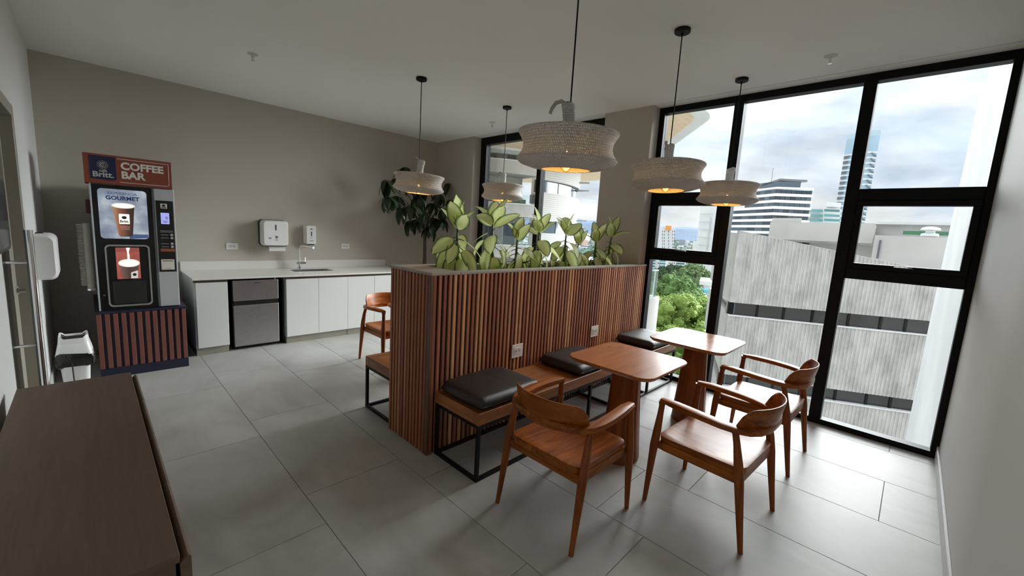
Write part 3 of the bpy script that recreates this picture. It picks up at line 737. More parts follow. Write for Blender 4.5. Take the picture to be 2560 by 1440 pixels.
tv = thing('wall_screen', 'thin black screen on the left wall above the brown credenza', 'television', (XL, 2.45, 1.38))
put('housing', MB().rbox((XL+.012, 1.88, 1.372), (XL+.05, 3.02, 2.03), .006), DARK, tv)
put('display', MB().box((XL+.05, 1.89, 1.39), (XL+.0515, 3.01, 2.02)), plain('screen_black_gloss', (.006, .006, .007), .1), tv)
put('wall_bracket', MB().box((XL, 2.3, 1.55), (XL+.012, 2.6, 1.85)), BLACK_STEEL, tv)

cz = thing('credenza', 'low dark brown veneer credenza along the left wall in the foreground', 'credenza', (-.08, 2.0, 0))
CT = .75
put('carcass', MB().box((-.262, 1.215, .10), (.104, 2.818, .728)), CREDENZA, cz)
put('top', MB().rbox((-.27, 1.205, .728), (.1125, 2.83, CT), .0015), CREDENZA, cz)
put('plinth', MB().box((-.24, 1.25, 0), (.08, 2.78, .10)), DARK, cz)
jy = [1.20]+sorted([at_z(421.8, 1200, .745).y, at_z(388, 1080, .745).y, at_z(360, 995.6, .745).y])+[2.80]
for a, b_ in zip(jy, jy[1:]):
    mb = MB(); a += .002; b_ -= .002
    pr = [(.1125, .12), (.134, .12), (.1345, .737), (.128, .745), (.119, .735), (.1125, .728)]
    n = len(pr); vs = [(x, a, z) for x, z in pr]+[(x, b_, z) for x, z in pr]
    mb.add(vs, [tuple(range(n)), tuple(range(2*n-1, n-1, -1))]+[(i+n, (i+1) % n+n, (i+1) % n, i) for i in range(n)])
    put('door_front', mb, CREDENZA, cz)

# ------------------------------------------------------------------ planter wall with slats
pl = thing('planter_partition', 'long planter partition clad in mixed tone vertical wooden slats with concrete rim', 'planter', (3.0, 2.52, 0))
PZ = 1.285; PX0 = 1.562
mb = MB().box((PX0+.012, 2.266, 0), (4.565, 2.292, PZ-.02)).box((PX0+.018, 2.752, 0), (4.425, 2.772, PZ-.02)).box((PX0+.018, 2.288, 0), (PX0+.04, 2.752, PZ-.02))
mb.box((4.40, 2.288, 0), (4.425, 2.752, PZ-.02)).box((PX0+.04, 2.288, 1.0), (4.40, 2.752, 1.05))
put('backing_board', mb, SLAT_BACK, pl)
mb = MB().rbox((PX0, 2.25, PZ-.02), (1.805, 2.79, PZ), .003).rbox((1.805, 2.25, PZ-.02), (4.427, 2.335, PZ), .003).rbox((1.805, 2.70, PZ-.02), (4.427, 2.79, PZ), .003)
mb.box((4.427, 2.25, PZ-.02), (4.565, 2.29, PZ))
mb.box((1.805, 2.325, 1.05), (4.40, 2.335, PZ-.02)).box((1.805, 2.70, 1.05), (4.40, 2.71, PZ-.02)).box((1.795, 2.335, 1.05), (1.805, 2.70, PZ-.02))
put('concrete_rim', mb, CONCRETE_TOP, pl)
put('soil', MB().box((1.805, 2.335, 1.05), (4.40, 2.70, 1.20)), SOIL, pl)
slf = fixn(MB().rbox((-.0112, -.030, .0), (.0112, -.014, PZ-.02), .0012).mesh('slat'))
sle = fixn(MB().rbox((-.018, -.0115, .0), (0, .0115, PZ-.02), .0012).mesh('slat'))
o0 = pl.location
k = 0; x = PX0+.030
while x < 4.556:
    place('slat', slf, SLAT, pl, (x-o0.x, 2.280-o0.y, 0))
    place('slat', slf, SLAT, pl, (min(x, 4.41)-o0.x, 2.802-o0.y, 0)) if x < 4.415 else None
    x += .0427
for i in range(12):
    place('slat', sle, SLAT, pl, (PX0+.018-o0.x, 2.306+i*.0415-o0.y, 0))
put('corner_post', MB().rbox((PX0, 2.25, 0), (PX0+.018, 2.288, PZ-.02), .0015), wood('corner_post_wood', (.20, .085, .045), (.12, .05, .028), .5, 'Z'), pl)
for nm, (x, z), lab in (('a', (2.422, .612), 'white outlet on the slatted partition nearest the first cushion'), ('b', (3.558, .621), 'white outlet on the slatted partition above the bench, nearer the window')):
    outlet('power_outlet', lab, (x, 2.25, z), .128, .112, 'Y')

# ------------------------------------------------------------------ benches and cushions
def bench(label, y0, y1, x0, x1, legs, front_low, grp):
    t = thing('bench', label, 'bench', ((x0+x1)/2, (y0+y1)/2, 0), group=grp)
    yf = y0 if front_low else y1; s = 1 if front_low else -1
    z0, z1 = .378, .458
    put('front_rail', MB().rbox((x0, yf, z0), (x1, yf+s*.06, z1), .003), BENCH_X, t)
    put('end_rail', MB().rbox((x0, yf+s*.06, z0), (x0+.07, y1 if front_low else y0, z1), .003), BENCH_Y, t)
    xs = [x0+.07]; 
    seq = (.42, .14, .385, .14, .46, .14, .42, .14, .52, .14)
    for q in seq:
        if xs[-1]+q < x1-.05: xs.append(xs[-1]+q)
    xs.append(x1)
    for i, (a, b_) in enumerate(zip(xs, xs[1:])):
        put('seat_board', MB().rbox((a+.0016, min(yf+s*.0608, y1 if front_low else y0), z1-.035), (b_-.0016, max(yf+s*.0608, y1 if front_low else y0), z1-(.0 if i % 2 else .004)), .0025), BENCH_X if i % 2 == 0 else BENCH_Y, t)
    w = .022
    ya, yb = y0+.012, y1-.012
    for x in legs:
        fm = MB()
        for y in (ya, yb): fm.box((x-w/2, y-w/2, 0), (x+w/2, y+w/2, z0))
        fm.box((x-w/2, ya+w/2, 0), (x+w/2, yb-w/2, w)).box((x-w/2, ya+w/2, z0-w), (x+w/2, yb-w/2, z0))
        put('leg_frame', fm, BLACK_STEEL, t)
    for y in (ya, yb):
        for z in (0, z0-w):
            fm = MB()
            for a, b_ in zip(legs, legs[1:]): fm.box((a+w/2, y-w/2, z), (b_-w/2, y+w/2, z+w))
            put('runner', fm, BLACK_STEEL, t)
    return t
bench('wooden bench on black steel frame in front of the slatted partition, carrying three cushions', 1.79, 2.247, 1.622, 4.54, [1.634, 2.87, 3.37, 3.935, 4.525], True, 'benches along the partition')
bench('wooden bench on black steel frame on the kitchen side of the slatted partition', 2.795, 3.245, 1.60, 4.41, [1.612, 2.85, 3.9, 4.395], False, 'benches along the partition')

def cushion_mesh():
    bm = bmesh.new(); nx, ny = 24, 18; W_, D_, H_ = .60, .462, .09
    def sup(u, v):
        return (1-abs(u)**14)**.5*(1-abs(v)**14)**.5
    top = {}; bot = {}
    for i in range(nx+1):
        for j in range(ny+1):
            u = -1+2*i/nx; v = -1+2*j/ny
            uu = u*(1-.035*v*v*abs(u)); vv = v*(1-.03*u*u*abs(v)) if v < 0 else v*(1-.10*u*u*abs(v))
            x, y = uu*W_/2, vv*D_/2
            h = sup(u, v); z = .040+h*(.044)+.012*math.cos(v*1.5)*math.cos(u*1.5)*h
            if abs(u-.06) < .05 and abs(v) < .95: z -= .0025
            edge = i in (0, nx) or j in (0, ny)
            if edge: top[i, j] = bot[i, j] = bm.verts.new((x, y, .036))
            else:
                top[i, j] = bm.verts.new((x, y, z)); bot[i, j] = bm.verts.new((x*.99, y*.99, .030*(1-sup(u, v))))
    for i in range(nx):
        for j in range(ny):
            bm.faces.new((top[i, j], top[i+1, j], top[i+1, j+1], top[i, j+1]))
            bm.faces.new((bot[i, j], bot[i, j+1], bot[i+1, j+1], bot[i+1, j]))
    me = bpy.data.meshes.new('cushion'); bm.to_mesh(me); bm.free()
    me.polygons.foreach_set('use_smooth', [True]*len(me.polygons))
    return fixn(me)
cme = cushion_mesh()
seam = MB().tube([(.0174+.002, -.205+.02*k, .0) for k in range(2)], .001, 4)
for i, (x, lab) in enumerate(((1.925, 'dark brown leather cushion at the near end of the bench'), (2.965, 'dark brown leather cushion in the middle of the bench beside the near table'), (4.235, 'dark brown leather cushion at the window end of the bench'))):
    c = thing('seat_cushion', lab, 'cushion', (x, 2.012, .459), 0, 'leather bench cushions')
    place('pad', cme, LEATHER, c)
    pp = rrect(-.291, .291, -.224, .212, .03, 4)
    mb = MB().tube([(a, b_, .034) for a, b_ in pp+pp[:1]], .0035, 6)
    place('piping', fixn(mb.mesh('piping', True)), LEATHER, c)

# ------------------------------------------------------------------ tables
def table(label, cx, cy, rz=0.0, sx=.65, sy=.64):
    t = thing('cafe_table', label, 'table', (cx, cy, 0), rz, 'square cafe tables')
    a = rrect(-sx/2, sx/2, -sy/2, sy/2, .095, 8); b_ = [(x*.955, y*.955) for x, y in a]; c = [(x*.992, y*.992) for x, y in a]
    n = len(a)
    vs = [(x, y, .712) for x, y in b_]+[(x, y, .730) for x, y in a]+[(x, y, .738) for x, y in a]+[(x, y, .741) for x, y in c]
    mb = MB().add(vs, [tuple(range(n-1, -1, -1)), tuple(range(3*n, 4*n))]+[(i+n*k, (i+1) % n+n*k, (i+1) % n+n*(k+1), i+n*(k+1)) for k in range(3) for i in range(n)])
    place('table_top', fixn(mb.mesh('table_top', True, 25)), TABLETOP, t)
    place('pedestal', fixn(MB().lathe([(.150, 0), (.151, .012), (.140, .12), (.118, .42), (.102, .70), (.10, .712)], 18, sx=1.0, sy=.92).mesh('pedestal', True, 30)), TEAK_Z, t)
    for k in range(9):
        ang = math.radians(20+40*k)
        mb = MB().tube([(.1515*math.cos(ang), .1515*.92*math.sin(ang), .004), (.1195*math.cos(ang), .1195*.92*math.sin(ang), .42), (.1015*math.cos(ang), .1015*.92*math.sin(ang), .708)], .0016, 4)
        place('stave_joint', fixn(mb.mesh('stave_joint')), TEAK_Z, t)
    place('base_glide', fixn(MB().lathe([(.145, -.0), (.145, .004)], 18, sx=1, sy=.92).mesh('base_glide')), DARK, t)
    return t
table('square wooden cafe table nearest the camera, set beside the middle cushion', 2.645, 1.372)
table('square wooden cafe table close to the tall window, its top reflecting the sky', 3.70, 1.282)
table('square wooden cafe table mostly hidden behind the slatted partition', 2.485, 3.66)

# ------------------------------------------------------------------ armchairs
def arm_path():
    pts = []
    # right arm front -> back -> left arm front (chair faces +y)
    half = [(.248, .245, .652), (.256, .16, .652), (.264, .07, .650), (.268, -.02, .646), (.264, -.10, .641), (.248, -.165, .636), (.215, -.215, .632), (.165, -.25, .630), (.085, -.272, .629), (0, -.278, .629)]
    pts = [Vector(p) for p in half]+[Vector((-x, y, z)) for x, y, z in half[-2::-1]]
    return pts
def make_armrest():
    P = arm_path(); n = len(P); mb = MB(); sec = 10; vs = []
    for i, p in enumerate(P):
        t = (P[min(i+1, n-1)]-P[max(i-1, 0)]).normalized(); side = Vector((t.y, -t.x, 0)).normalized()
        f = abs(i-(n-1)/2)/((n-1)/2)
        w = .0255+.008*math.sin(min(1, f)*math.pi*.9) if f > .25 else .0135+.012*f/.25
        h = .017 if f > .3 else .017+.006*(1-f/.3)
        if i in (0, n-1): w *= .72; h *= .62
        for k in range(sec):
            a = 2*math.pi*k/sec
            ca, sa = math.cos(a), math.sin(a)
            q = lambda c: math.copysign(abs(c)**.42, c)
            vs.append(p+side*q(ca)*w+Vector((0, 0, 1))*q(sa)*h)
    fs = [(i*sec+k, i*sec+(k+1) % sec, (i+1)*sec+(k+1) % sec, (i+1)*sec+k) for i in range(n-1) for k in range(sec)]
    fs += [tuple(range(sec-1, -1, -1)), tuple(range((n-1)*sec, n*sec))]
    return fixn(mb.add(vs, fs).mesh('armrest', True, 50))
def make_backrest():
    nu, nv = 28, 8; vs = []; th = .011
    def pt(u, v, side):
        ang = u*math.radians(66)
        x = .262*math.sin(ang); y = -.07-.208*math.cos(ang)
        au = abs(u)
        top = .640+.122*max(0.0, 1-max(0, (au-.66)/.34)**2.4)**.6 - .008*au
        bot = .596+.026*au**2
        z = bot+(top-bot)*v
        lean = -(z-.63)*.30
        nx, ny = math.sin(ang), -math.cos(ang)
        tt = th*(1-.45*v)
        if v > .97: tt *= .35
        return (x+nx*(tt*side)+nx*abs(lean)*.35, y+ny*tt*side+lean*.75, z)
    for side in (1, -1):
        for i in range(nu+1):
            for j in range(nv+1):
                vs.append(pt(-1+2*i/nu, j/nv, side))
    m = (nu+1)*(nv+1); fs = []
    for i in range(nu):
        for j in range(nv):
            a = i*(nv+1)+j
            fs.append((a, a+nv+1, a+nv+2, a+1)); fs.append((a+m, a+m+1, a+m+nv+2, a+m+nv+1))
        a = i*(nv+1); fs.append((a, a+m, a+m+nv+1, a+nv+1))
        a = i*(nv+1)+nv; fs.append((a, a+nv+1, a+m+nv+1, a+m))
    for i in (0, nu):
        for j in range(nv):
            a = i*(nv+1)+j; fs.append((a, a+1, a+m+1, a+m))
    return fixn(MB().add(vs, fs).mesh('backrest', True, 60))
def make_seat():
    W_, y0, y1 = .245, -.232, .252
    nx, ny = 20, 20; vs = []; fs = []
    def outline(u, v):
        x = u*W_; y = (y0+y1)/2+v*(y1-y0)/2
        r = .24
        # round the corners of the square
        au, av = abs(u), abs(v)
        if au > 1-r and av > 1-r:
            du, dv = (au-(1-r))/r, (av-(1-r))/r; m = max(du, dv); l = math.hypot(du, dv)
            if l > 0: du, dv = du/l*m, dv/l*m
            au, av = 1-r+du*r, 1-r+dv*r
            x = math.copysign(au, u)*W_; y = (y0+y1)/2+math.copysign(av, v)*(y1-y0)/2
        return x, y
    for layer in (0, 1):
        for i in range(nx+1):
            for j in range(ny+1):
                u, v = -1+2*i/nx, -1+2*j/ny; x, y = outline(u, v)
                e = max(abs(u), abs(v))
                if layer == 0:
                    z = .436-.016*(1-abs(u)**2.5)*(1-abs(v)**2.5)+.004*v*-1
                    if e > .93: z -= .006*((e-.93)/.07)
                else: z = .388; x *= .985; y = y*.985
                vs.append((x, y, z))
    m = (nx+1)*(ny+1); idx = lambda i, j: i*(ny+1)+j
    for i in range(nx):
        for j in range(ny):
            fs.append((idx(i, j), idx(i+1, j), idx(i+1, j+1), idx(i, j+1)))
            fs.append((m+idx(i, j), m+idx(i, j+1), m+idx(i+1, j+1), m+idx(i+1, j)))
    for i in range(nx):
        for j in (0, ny): fs.append((idx(i, j), idx(i+1, j), m+idx(i+1, j), m+idx(i, j)))
    for j in range(ny):
        for i in (0, nx): fs.append((idx(i, j), idx(i, j+1), m+idx(i, j+1), m+idx(i, j)))
    return fixn(MB().add(vs, fs).mesh('seat', True, 45))
def make_leg(front, s):
    if front: pts = [(.270, .274, 0), (.2655, .266, .16), (.260, .256, .37), (.256, .249, .46), (.252, .243, .56), (.250, .240, .62), (.2495, .238, .645)]
    else: pts = [(.268, -.276, 0), (.2655, -.252, .16), (.2625, -.222, .37), (.261, -.207, .46), (.256, -.186, .56), (.250, -.172, .61), (.247, -.166, .632)]
    rad = [.0130, .0175, .0240, .0230, .0175, .0165, .0235]
    return fixn(MB().tube([(s*x, y, z) for x, y, z in pts], rad, 12).mesh('leg', True, 50))
def make_chair(label):
    t = thing('armchair', label, 'chair', (0, 0, 0), 0, 'curved wooden armchairs')
    place('seat', make_seat(), TEAK_Y, t)
    for s in (-1, 1):
        place('leg', make_leg(True, s), TEAK_Z, t); place('leg', make_leg(False, s), TEAK_Z, t)
    place('seat_rail', fixn(MB().rbox((-.245, .215, .345), (.245, .24, .392), .003).mesh('seat_rail')), TEAK_X, t)
    place('seat_rail', fixn(MB().rbox((-.245, -.225, .345), (.245, -.20, .392), .003).mesh('seat_rail')), TEAK_X, t)
    for s in (-1, 1):
        place('seat_rail', fixn(MB().rbox((s*.237-.012, -.20, .345), (s*.237+.012, .215, .392), .003).mesh('seat_rail')), TEAK_Y, t)
    place('armrest', make_armrest(), TEAK_Y, t)
    place('backrest', make_backrest(), TEAK_X, t)
    return t
c0 = make_chair('wooden armchair with its curved back to the camera at the end of the near table')
c0.location = (1.875, 1.298, 0); c0.rotation_euler.z = -math.pi/2
for loc, rz, lab in (((2.563, .707, 0), math.radians(-3), 'wooden armchair at the long side of the near table, back towards the right wall'),
                     ((3.607, .708, 0), math.radians(-1.2), 'wooden armchair standing at the table by the tall window'),
                     ((2.405, 4.205, 0), math.pi, 'wooden armchair on the kitchen side, half hidden behind the slatted partition')):
    c = copy_tree(c0); c.location = loc; c.rotation_euler.z = rz; c['label'] = lab

# ------------------------------------------------------------------ pendant lamps
def crochet_mat(name, rows, cols, holes=True):
    m, nt, b = _new(name); N = nt.nodes.new; L = nt.links.new; out = nt.nodes['Material Output']
    uv = N('ShaderNodeUVMap'); sp = N('ShaderNodeSeparateXYZ'); L(uv.outputs[0], sp.inputs[0])
    def M(op, a, bb=None, v=None):
        x = N('ShaderNodeMath'); x.operation = op
        if hasattr(a, 'links'): L(a, x.inputs[0])
        else: x.inputs[0].default_value = a
        if bb is not None:
            if hasattr(bb, 'links'): L(bb, x.inputs[1])
            else: x.inputs[1].default_value = bb
        return x.outputs[0]
    vr = M('MULTIPLY', sp.outputs[1], rows); row = M('FLOOR', vr); fv = M('SUBTRACT', vr, row)
    uc = M('ADD', M('MULTIPLY', sp.outputs[0], cols), M('MULTIPLY', row, .5)); fu = M('FRACT', uc)
    du = M('ABSOLUTE', M('SUBTRACT', fu, .5)); dv = M('ABSOLUTE', M('SUBTRACT', fv, .5))
    h = M('SUBTRACT', 1.0, M('MULTIPLY', M('ADD', M('POWER', du, 2.0), M('POWER', dv, 2.0)), 2.0))
    bp = N('ShaderNodeBump'); bp.inputs['Strength'].default_value = 1.0; bp.inputs['Distance'].default_value = .012; L(h, bp.inputs['Height'])
    b.inputs['Base Color'].default_value = (.88, .87, .84, 1); b.inputs['Roughness'].default_value = .9
    L(bp.outputs[0], b.inputs['Normal'])
    tr = N('ShaderNodeBsdfTranslucent'); tr.inputs[0].default_value = (.6, .57, .5, 1)
    m1 = N('ShaderNodeMixShader'); m1.inputs[0].default_value = .015; L(b.outputs[0], m1.inputs[1]); L(tr.outputs[0], m1.inputs[2])
    if holes:
        # open stitches where four loops meet, only on the side wall
        e = M('MULTIPLY', M('LESS_THAN', M('ABSOLUTE', M('SUBTRACT', fu, .02)), .16), M('LESS_THAN', M('ABSOLUTE', M('SUBTRACT', fv, .06)), .24))
        band = M('MULTIPLY', M('GREATER_THAN', sp.outputs[1], .30), M('LESS_THAN', sp.outputs[1], .66))
        fac = M('MULTIPLY', M('MULTIPLY', e, band), .7)
        tp = N('ShaderNodeBsdfTransparent'); m2 = N('ShaderNodeMixShader')
        L(fac, m2.inputs[0]); L(m1.outputs[0], m2.inputs[1]); L(tp.outputs[0], m2.inputs[2]); L(m2.outputs[0], out.inputs['Surface'])
    else: L(m1.outputs[0], out.inputs['Surface'])
    return m
def lathe_uv(prof, seg, wob=0.0, rows=0, amp=0.0, cols=0, seed=0):
    """smooth lathe of a profile with arc length uv and real row relief"""
    # resample by arc length
    P = [Vector((r, z)) for r, z in prof]; acc = [0]
    for a, b_ in zip(P, P[1:]): acc.append(acc[-1]+(b_-a).length)
    n = rows*4 if rows else 40; out = []
    for i in range(n+1):
        s = acc[-1]*i/n
        j = max(k for k in range(len(acc)) if acc[k] <= s+1e-9); j = min(j, len(P)-2)
        f = (s-acc[j])/(acc[j+1]-acc[j]); p = P[j].lerp(P[j+1], f)
        t = (P[j+1]-P[j]).normalized(); nn = Vector((t.y, -t.x))
        out.append((p, nn, i/n))
    vs = []; uvs = []; fs = []
    for p, nn, v in out:
        for k in range(seg+1):
            a = 2*math.pi*k/seg
            d = amp*(1-abs(math.sin(v*rows*math.pi)))
            w = 1+wob*math.sin(2*a+seed)+wob*.6*math.sin(3*a+2*seed)
            q = p+nn*(-d)
            vs.append((q.x*math.cos(a)*w, q.x*math.sin(a)*w, q.y+wob*.25*math.sin(a+seed))); uvs.append((k/seg, v))
    for i in range(len(out)-1):
        for k in range(seg):
            a = i*(seg+1)+k; fs.append((a, a+1, a+seg+2, a+seg+1))
    me = bpy.data.meshes.new('crochet'); me.from_pydata(vs, [], fs); me.update()
    ul = me.uv_layers.new(name='UVMap')
    for l in me.loops: ul.data[l.index].uv = uvs[l.vertex_index]
    me.polygons.foreach_set('use_smooth', [True]*len(me.polygons))
    return me
CRO = crochet_mat('crochet_cotton', 42, 130)
CRO_N = crochet_mat('crochet_neck', 14, 18, False)
BULB = emission('bulb_filament_glow', (1.0, .52, .14), 25.0)
def bulb_glass():
    m, nt, b = _new('amber_bulb_glass'); N = nt.nodes.new; L = nt.links.new; out = nt.nodes['Material Output']; nt.nodes.remove(b)
    t = N('ShaderNodeBsdfTransparent'); t.inputs[0].default_value = (1, .82, .5, 1); g = N('ShaderNodeBsdfGlossy'); g.inputs['Roughness'].default_value = .05
    x = N('ShaderNodeMixShader'); x.inputs[0].default_value = .08; L(t.outputs[0], x.inputs[1]); L(g.outputs[0], x.inputs[2]); L(x.outputs[0], out.inputs['Surface']); return m
BGL = bulb_glass()
SHADE_PROF = [(.122, 1.924), (.19, 1.935), (.24, 1.951), (.258, 1.965), (.261, 1.975), (.250, 1.987), (.236, 2.008), (.229, 2.030), (.231, 2.055), (.243, 2.080), (.257, 2.101), (.258, 2.108), (.248, 2.114), (.2, 2.119), (.05, 2.125), (.034, 2.130)]
def lamp(label, x, y, dz, tilt, neck, tail, seed, scale=1.0):
    t = thing('pendant_lamp', label, 'lamp', (x, y, ZC), 0, 'cream crocheted pendant lamps')
    can = put('ceiling_rose', MB().lathe([(.052, ZC), (.053, ZC-.004), (.053, ZC-.022), (.049, ZC-.026)], 28, (x, y)), BLACK_STEEL, t, smooth=True, angle=40)
    put('cord_grip', MB().tube([(x, y, ZC-.024), (x, y, ZC-.045)], .008, 10), BLACK_STEEL, can, smooth=True)
    put('cord', MB().tube([(x, y, ZC-.03), (x, y, 2.10+dz)], .0042, 8), BLACK_STEEL, t, smooth=True)
    me = lathe_uv(SHADE_PROF, 96, .006, 42, .0035, 0, seed); me.materials.append(CRO)
    o = place('shade', me, None, t, (0, 0, 2.0+dz-ZC), (tilt[0], tilt[1], 0)); 
    me.transform(Matrix.Translation((0, 0, -2.0)))
    kx, ky = neck
    P = [(0, 0, 2.115), (kx*.25, ky*.25, 2.16), (kx*.6, ky*.6, 2.20), (kx, ky, 2.235), (kx*.8, ky*.8, 2.25)]
    R = [.042, .036, .034, .037, .022] if not tail else [.040, .034, .033, .036, .024]
    nm = lathe_uv([(.046, 2.112), (.036, 2.13), (.033, 2.17), (.034, 2.205), (.037, 2.235), (.034, 2.252), (.018, 2.258), (.005, 2.256)], 24, .03, 13, .003, 0, seed); nm.materials.append(CRO_N)
    nm.transform(Matrix.Translation((0, 0, -2.0)))
    for v in nm.vertices:
        f = max(0, min(1, (v.co.z-.115)/.14)); v.co.x += kx*f*f; v.co.y += ky*f*f
    place('neck_sleeve', nm, None, t, (0, 0, 2.0+dz-ZC), (tilt[0], tilt[1], 0))
    if tail:
        mb = MB().tube([(kx+a*1.0, ky+b_*1.0, 2.0+c) for a, b_, c in tail], [.0105, .0105, .010, .0095, .009][:len(tail)], 10)
        put('loose_yarn_end', mb, plain('yarn', (.56, .52, .45), .9, bump=.8, bscale=160), t, smooth=True, loc=(0, 0, dz-ZC))
    sk_ = put('socket', MB().tube([(x, y, 2.115+dz), (x, y, 2.045+dz)], .019, 14), plain('brass_socket', (.35, .22, .08), .35, metal=.8), t, smooth=True, angle=40)
    bl = put('bulb', MB().lathe([(.012, 2.045+dz), (.016, 2.03+dz), (.032, 1.99+dz), (.036, 1.965+dz), (.030, 1.935+dz), (.015, 1.918+dz), (.003, 1.914+dz)], 18, (x, y)), BGL, t, smooth=True)
    fl_ = MB()
    for k in range(4):
        a = k*math.pi/2+.4
        fl_.tube([(x+.006*math.cos(a), y+.006*math.sin(a), 2.02+dz), (x+.016*math.cos(a), y+.016*math.sin(a), 1.95+dz)], .0018, 5)
    put('filament', fl_, BULB, bl)
    li = bpy.data.lights.new('bulb_light', 'POINT'); li.energy = 1.2; li.color = (1.0, .56, .20); li.shadow_soft_size = .03
    lo_ = bpy.data.objects.new('bulb_light', li); COL.objects.link(lo_); lo_.parent = bl; lo_.location = (x, y, 1.965+dz)
    return t
lamp('crocheted pendant with a drooping yarn tail, largest in view, above the near armchair', 1.75, 1.36, -.008, (.03, -.02), (-.012, .012), [(-.005, .005, .245), (-.02, .024, .262), (-.038, .044, .252), (-.050, .056, .225), (-.055, .062, .200)], 1)
lamp('crocheted pendant with a long straight neck and visible bulb, above the near table', 2.967, 1.38, .015, (-.035, .03), (0, 0), [(-.02, .02, .245), (-.024, .024, .262), (-.02, .02, .272)], 2)
lamp('crocheted pendant with a short conical neck right in front of the window mullion', 4.138, 1.332, .01, (.0, .02), (.004, -.004), None, 3)
lamp('crocheted pendant hanging in front of the tree in the kitchen corner', 2.418, 3.765, -.018, (.05, .02), (.01, -.01), [(-.005, .005, .25), (-.02, .02, .268), (-.035, .04, .285)], 4)
lamp('small looking crocheted pendant in front of the two bay window behind the plants', 3.583, 3.728, .012, (-.02, .01), (0, 0), [(-.01, .01, .248), (-.03, .03, .262), (-.045, .045, .24), (-.05, .05, .20)], 5)

# ceiling sprinklers
for (px, py), lab in (((632, 138), 'white ceiling sprinkler over the kitchen side, left of the pendants'), ((2077, 143), 'white ceiling sprinkler near the tall window'), ((1231, 309), 'white ceiling sprinkler near the two bay window')):
    p = at_z(px, py-3, ZC); t = thing('ceiling_sprinkler', lab, 'sprinkler', (p.x, p.y, ZC), 0, 'ceiling sprinklers')
    put('rosette', MB().lathe([(.045, ZC), (.043, ZC-.006), (.02, ZC-.010)], 24, (p.x, p.y)), plain('sprinkler_white', (.66, .66, .64), .4), t, smooth=True, angle=40)
    put('body', MB().tube([(p.x, p.y, ZC-.008), (p.x, p.y, ZC-.05)], [.010, .007], 10), CHROME, t, smooth=True)
    put('deflector', MB().lathe([(.016, ZC-.052), (.016, ZC-.055)], 14, (p.x, p.y)).bar((p.x-.012, p.y, ZC-.02), (p.x-.004, p.y, ZC-.052), .003).bar((p.x+.012, p.y, ZC-.02), (p.x+.004, p.y, ZC-.052), .003), CHROME, t)

# ------------------------------------------------------------------ plants in the planter
def leaf_mesh(name, width, droop, fold, n=9, m=6, tip=1.5, base=.9):
    vs = []; uvs = []; fs = []
    for i in range(n+1):
        v = i/n
        w = width*(math.sin(math.pi*min(1, v**.82))**.6)*(1-.10*v) if 0 < v < 1 else 0.0
        if v > .9: w *= max(0, (1-v)/.1)**.5
        y = v*math.cos(droop*v*.5); z = -droop*.5*v*v
        for j in range(m+1):
            u = -1+2*j/m
            vs.append((u*w, y, z+fold*abs(u)*w+.02*math.sin(v*14+u*2)*abs(u)*width)); uvs.append((j/m, v))
    for i in range(n):
        for j in range(m):
            a = i*(m+1)+j; fs.append((a, a+1, a+m+2, a+m+1))
    me = bpy.data.meshes.new(name); me.from_pydata(vs, [], fs); me.update()
    ul = me.uv_layers.new(name='UVMap')
    for l in me.loops: ul.data[l.index].uv = uvs[l.vertex_index]
    me.polygons.foreach_set('use_smooth', [True]*len(me.polygons))
    return me
def leaf_mat(name, centre, margin, spread, transl, rough=.35, veins=22):
    m, nt, b = _new(name); N = nt.nodes.new; L = nt.links.new; out = nt.nodes['Material Output']
    uv = N('ShaderNodeUVMap'); sp = N('ShaderNodeSeparateXYZ'); L(uv.outputs[0], sp.inputs[0])
    def M(op, a, bb):
        x = N('ShaderNodeMath'); x.operation = op
        for i, q in enumerate((a, bb)):
            if hasattr(q, 'links'): L(q, x.inputs[i])
            else: x.inputs[i].default_value = q
        return x.outputs[0]
    d = M('ABSOLUTE', M('SUBTRACT', M('MULTIPLY', sp.outputs[0], 2.0), 1.0), 0)
    vein = M('MULTIPLY', M('SINE', M('MULTIPLY', M('SUBTRACT', sp.outputs[1], M('MULTIPLY', d, .14)), veins*6.283), 0), .045)
    oi = N('ShaderNodeObjectInfo'); tc = N('ShaderNodeTexCoord'); nz = N('ShaderNodeTexNoise'); nz.inputs['Scale'].default_value = 7; nz.inputs['Detail'].default_value = 5
    nz.noise_dimensions = '4D'; L(tc.outputs['UV'], nz.inputs['Vector']); L(M('MULTIPLY', oi.outputs['Random'], 40.0), nz.inputs['W'])
    e = M('ADD', M('ADD', d, vein), M('MULTIPLY', M('SUBTRACT', nz.outputs['Fac'], .5), .3))
    tipd = M('MULTIPLY', M('MAXIMUM', M('SUBTRACT', sp.outputs[1], .82), 0.0), 2.2); e = M('ADD', e, tipd)
    cr = N('ShaderNodeValToRGB'); el = cr.color_ramp.elements
    el[0].position = 0; el[0].color = (*[c*.92 for c in centre], 1)
    el[1].position = 1.0; el[1].color = (*margin, 1)
    q = el.new(.05); q.color = (*centre, 1); q = el.new(spread*.75); q.color = (*centre, 1); q = el.new(spread); q.color = (*[.5*a+.5*c for a, c in zip(centre, margin)], 1); q = el.new(min(.99, spread*1.18)); q.color = (*margin, 1)
    L(e, cr.inputs[0]); L(cr.outputs[0], b.inputs['Base Color']); b.inputs['Roughness'].default_value = rough
    tr = N('ShaderNodeBsdfTranslucent'); L(cr.outputs[0], tr.inputs[0])
    mx = N('ShaderNodeMixShader'); mx.inputs[0].default_value = transl; L(b.outputs[0], mx.inputs[1]); L(tr.outputs[0], mx.inputs[2]); L(mx.outputs[0], out.inputs['Surface'])
    return m
DLEAF = leaf_mat('variegated_leaf', (.84, .90, .44), (.06, .13, .027), .80, .66)
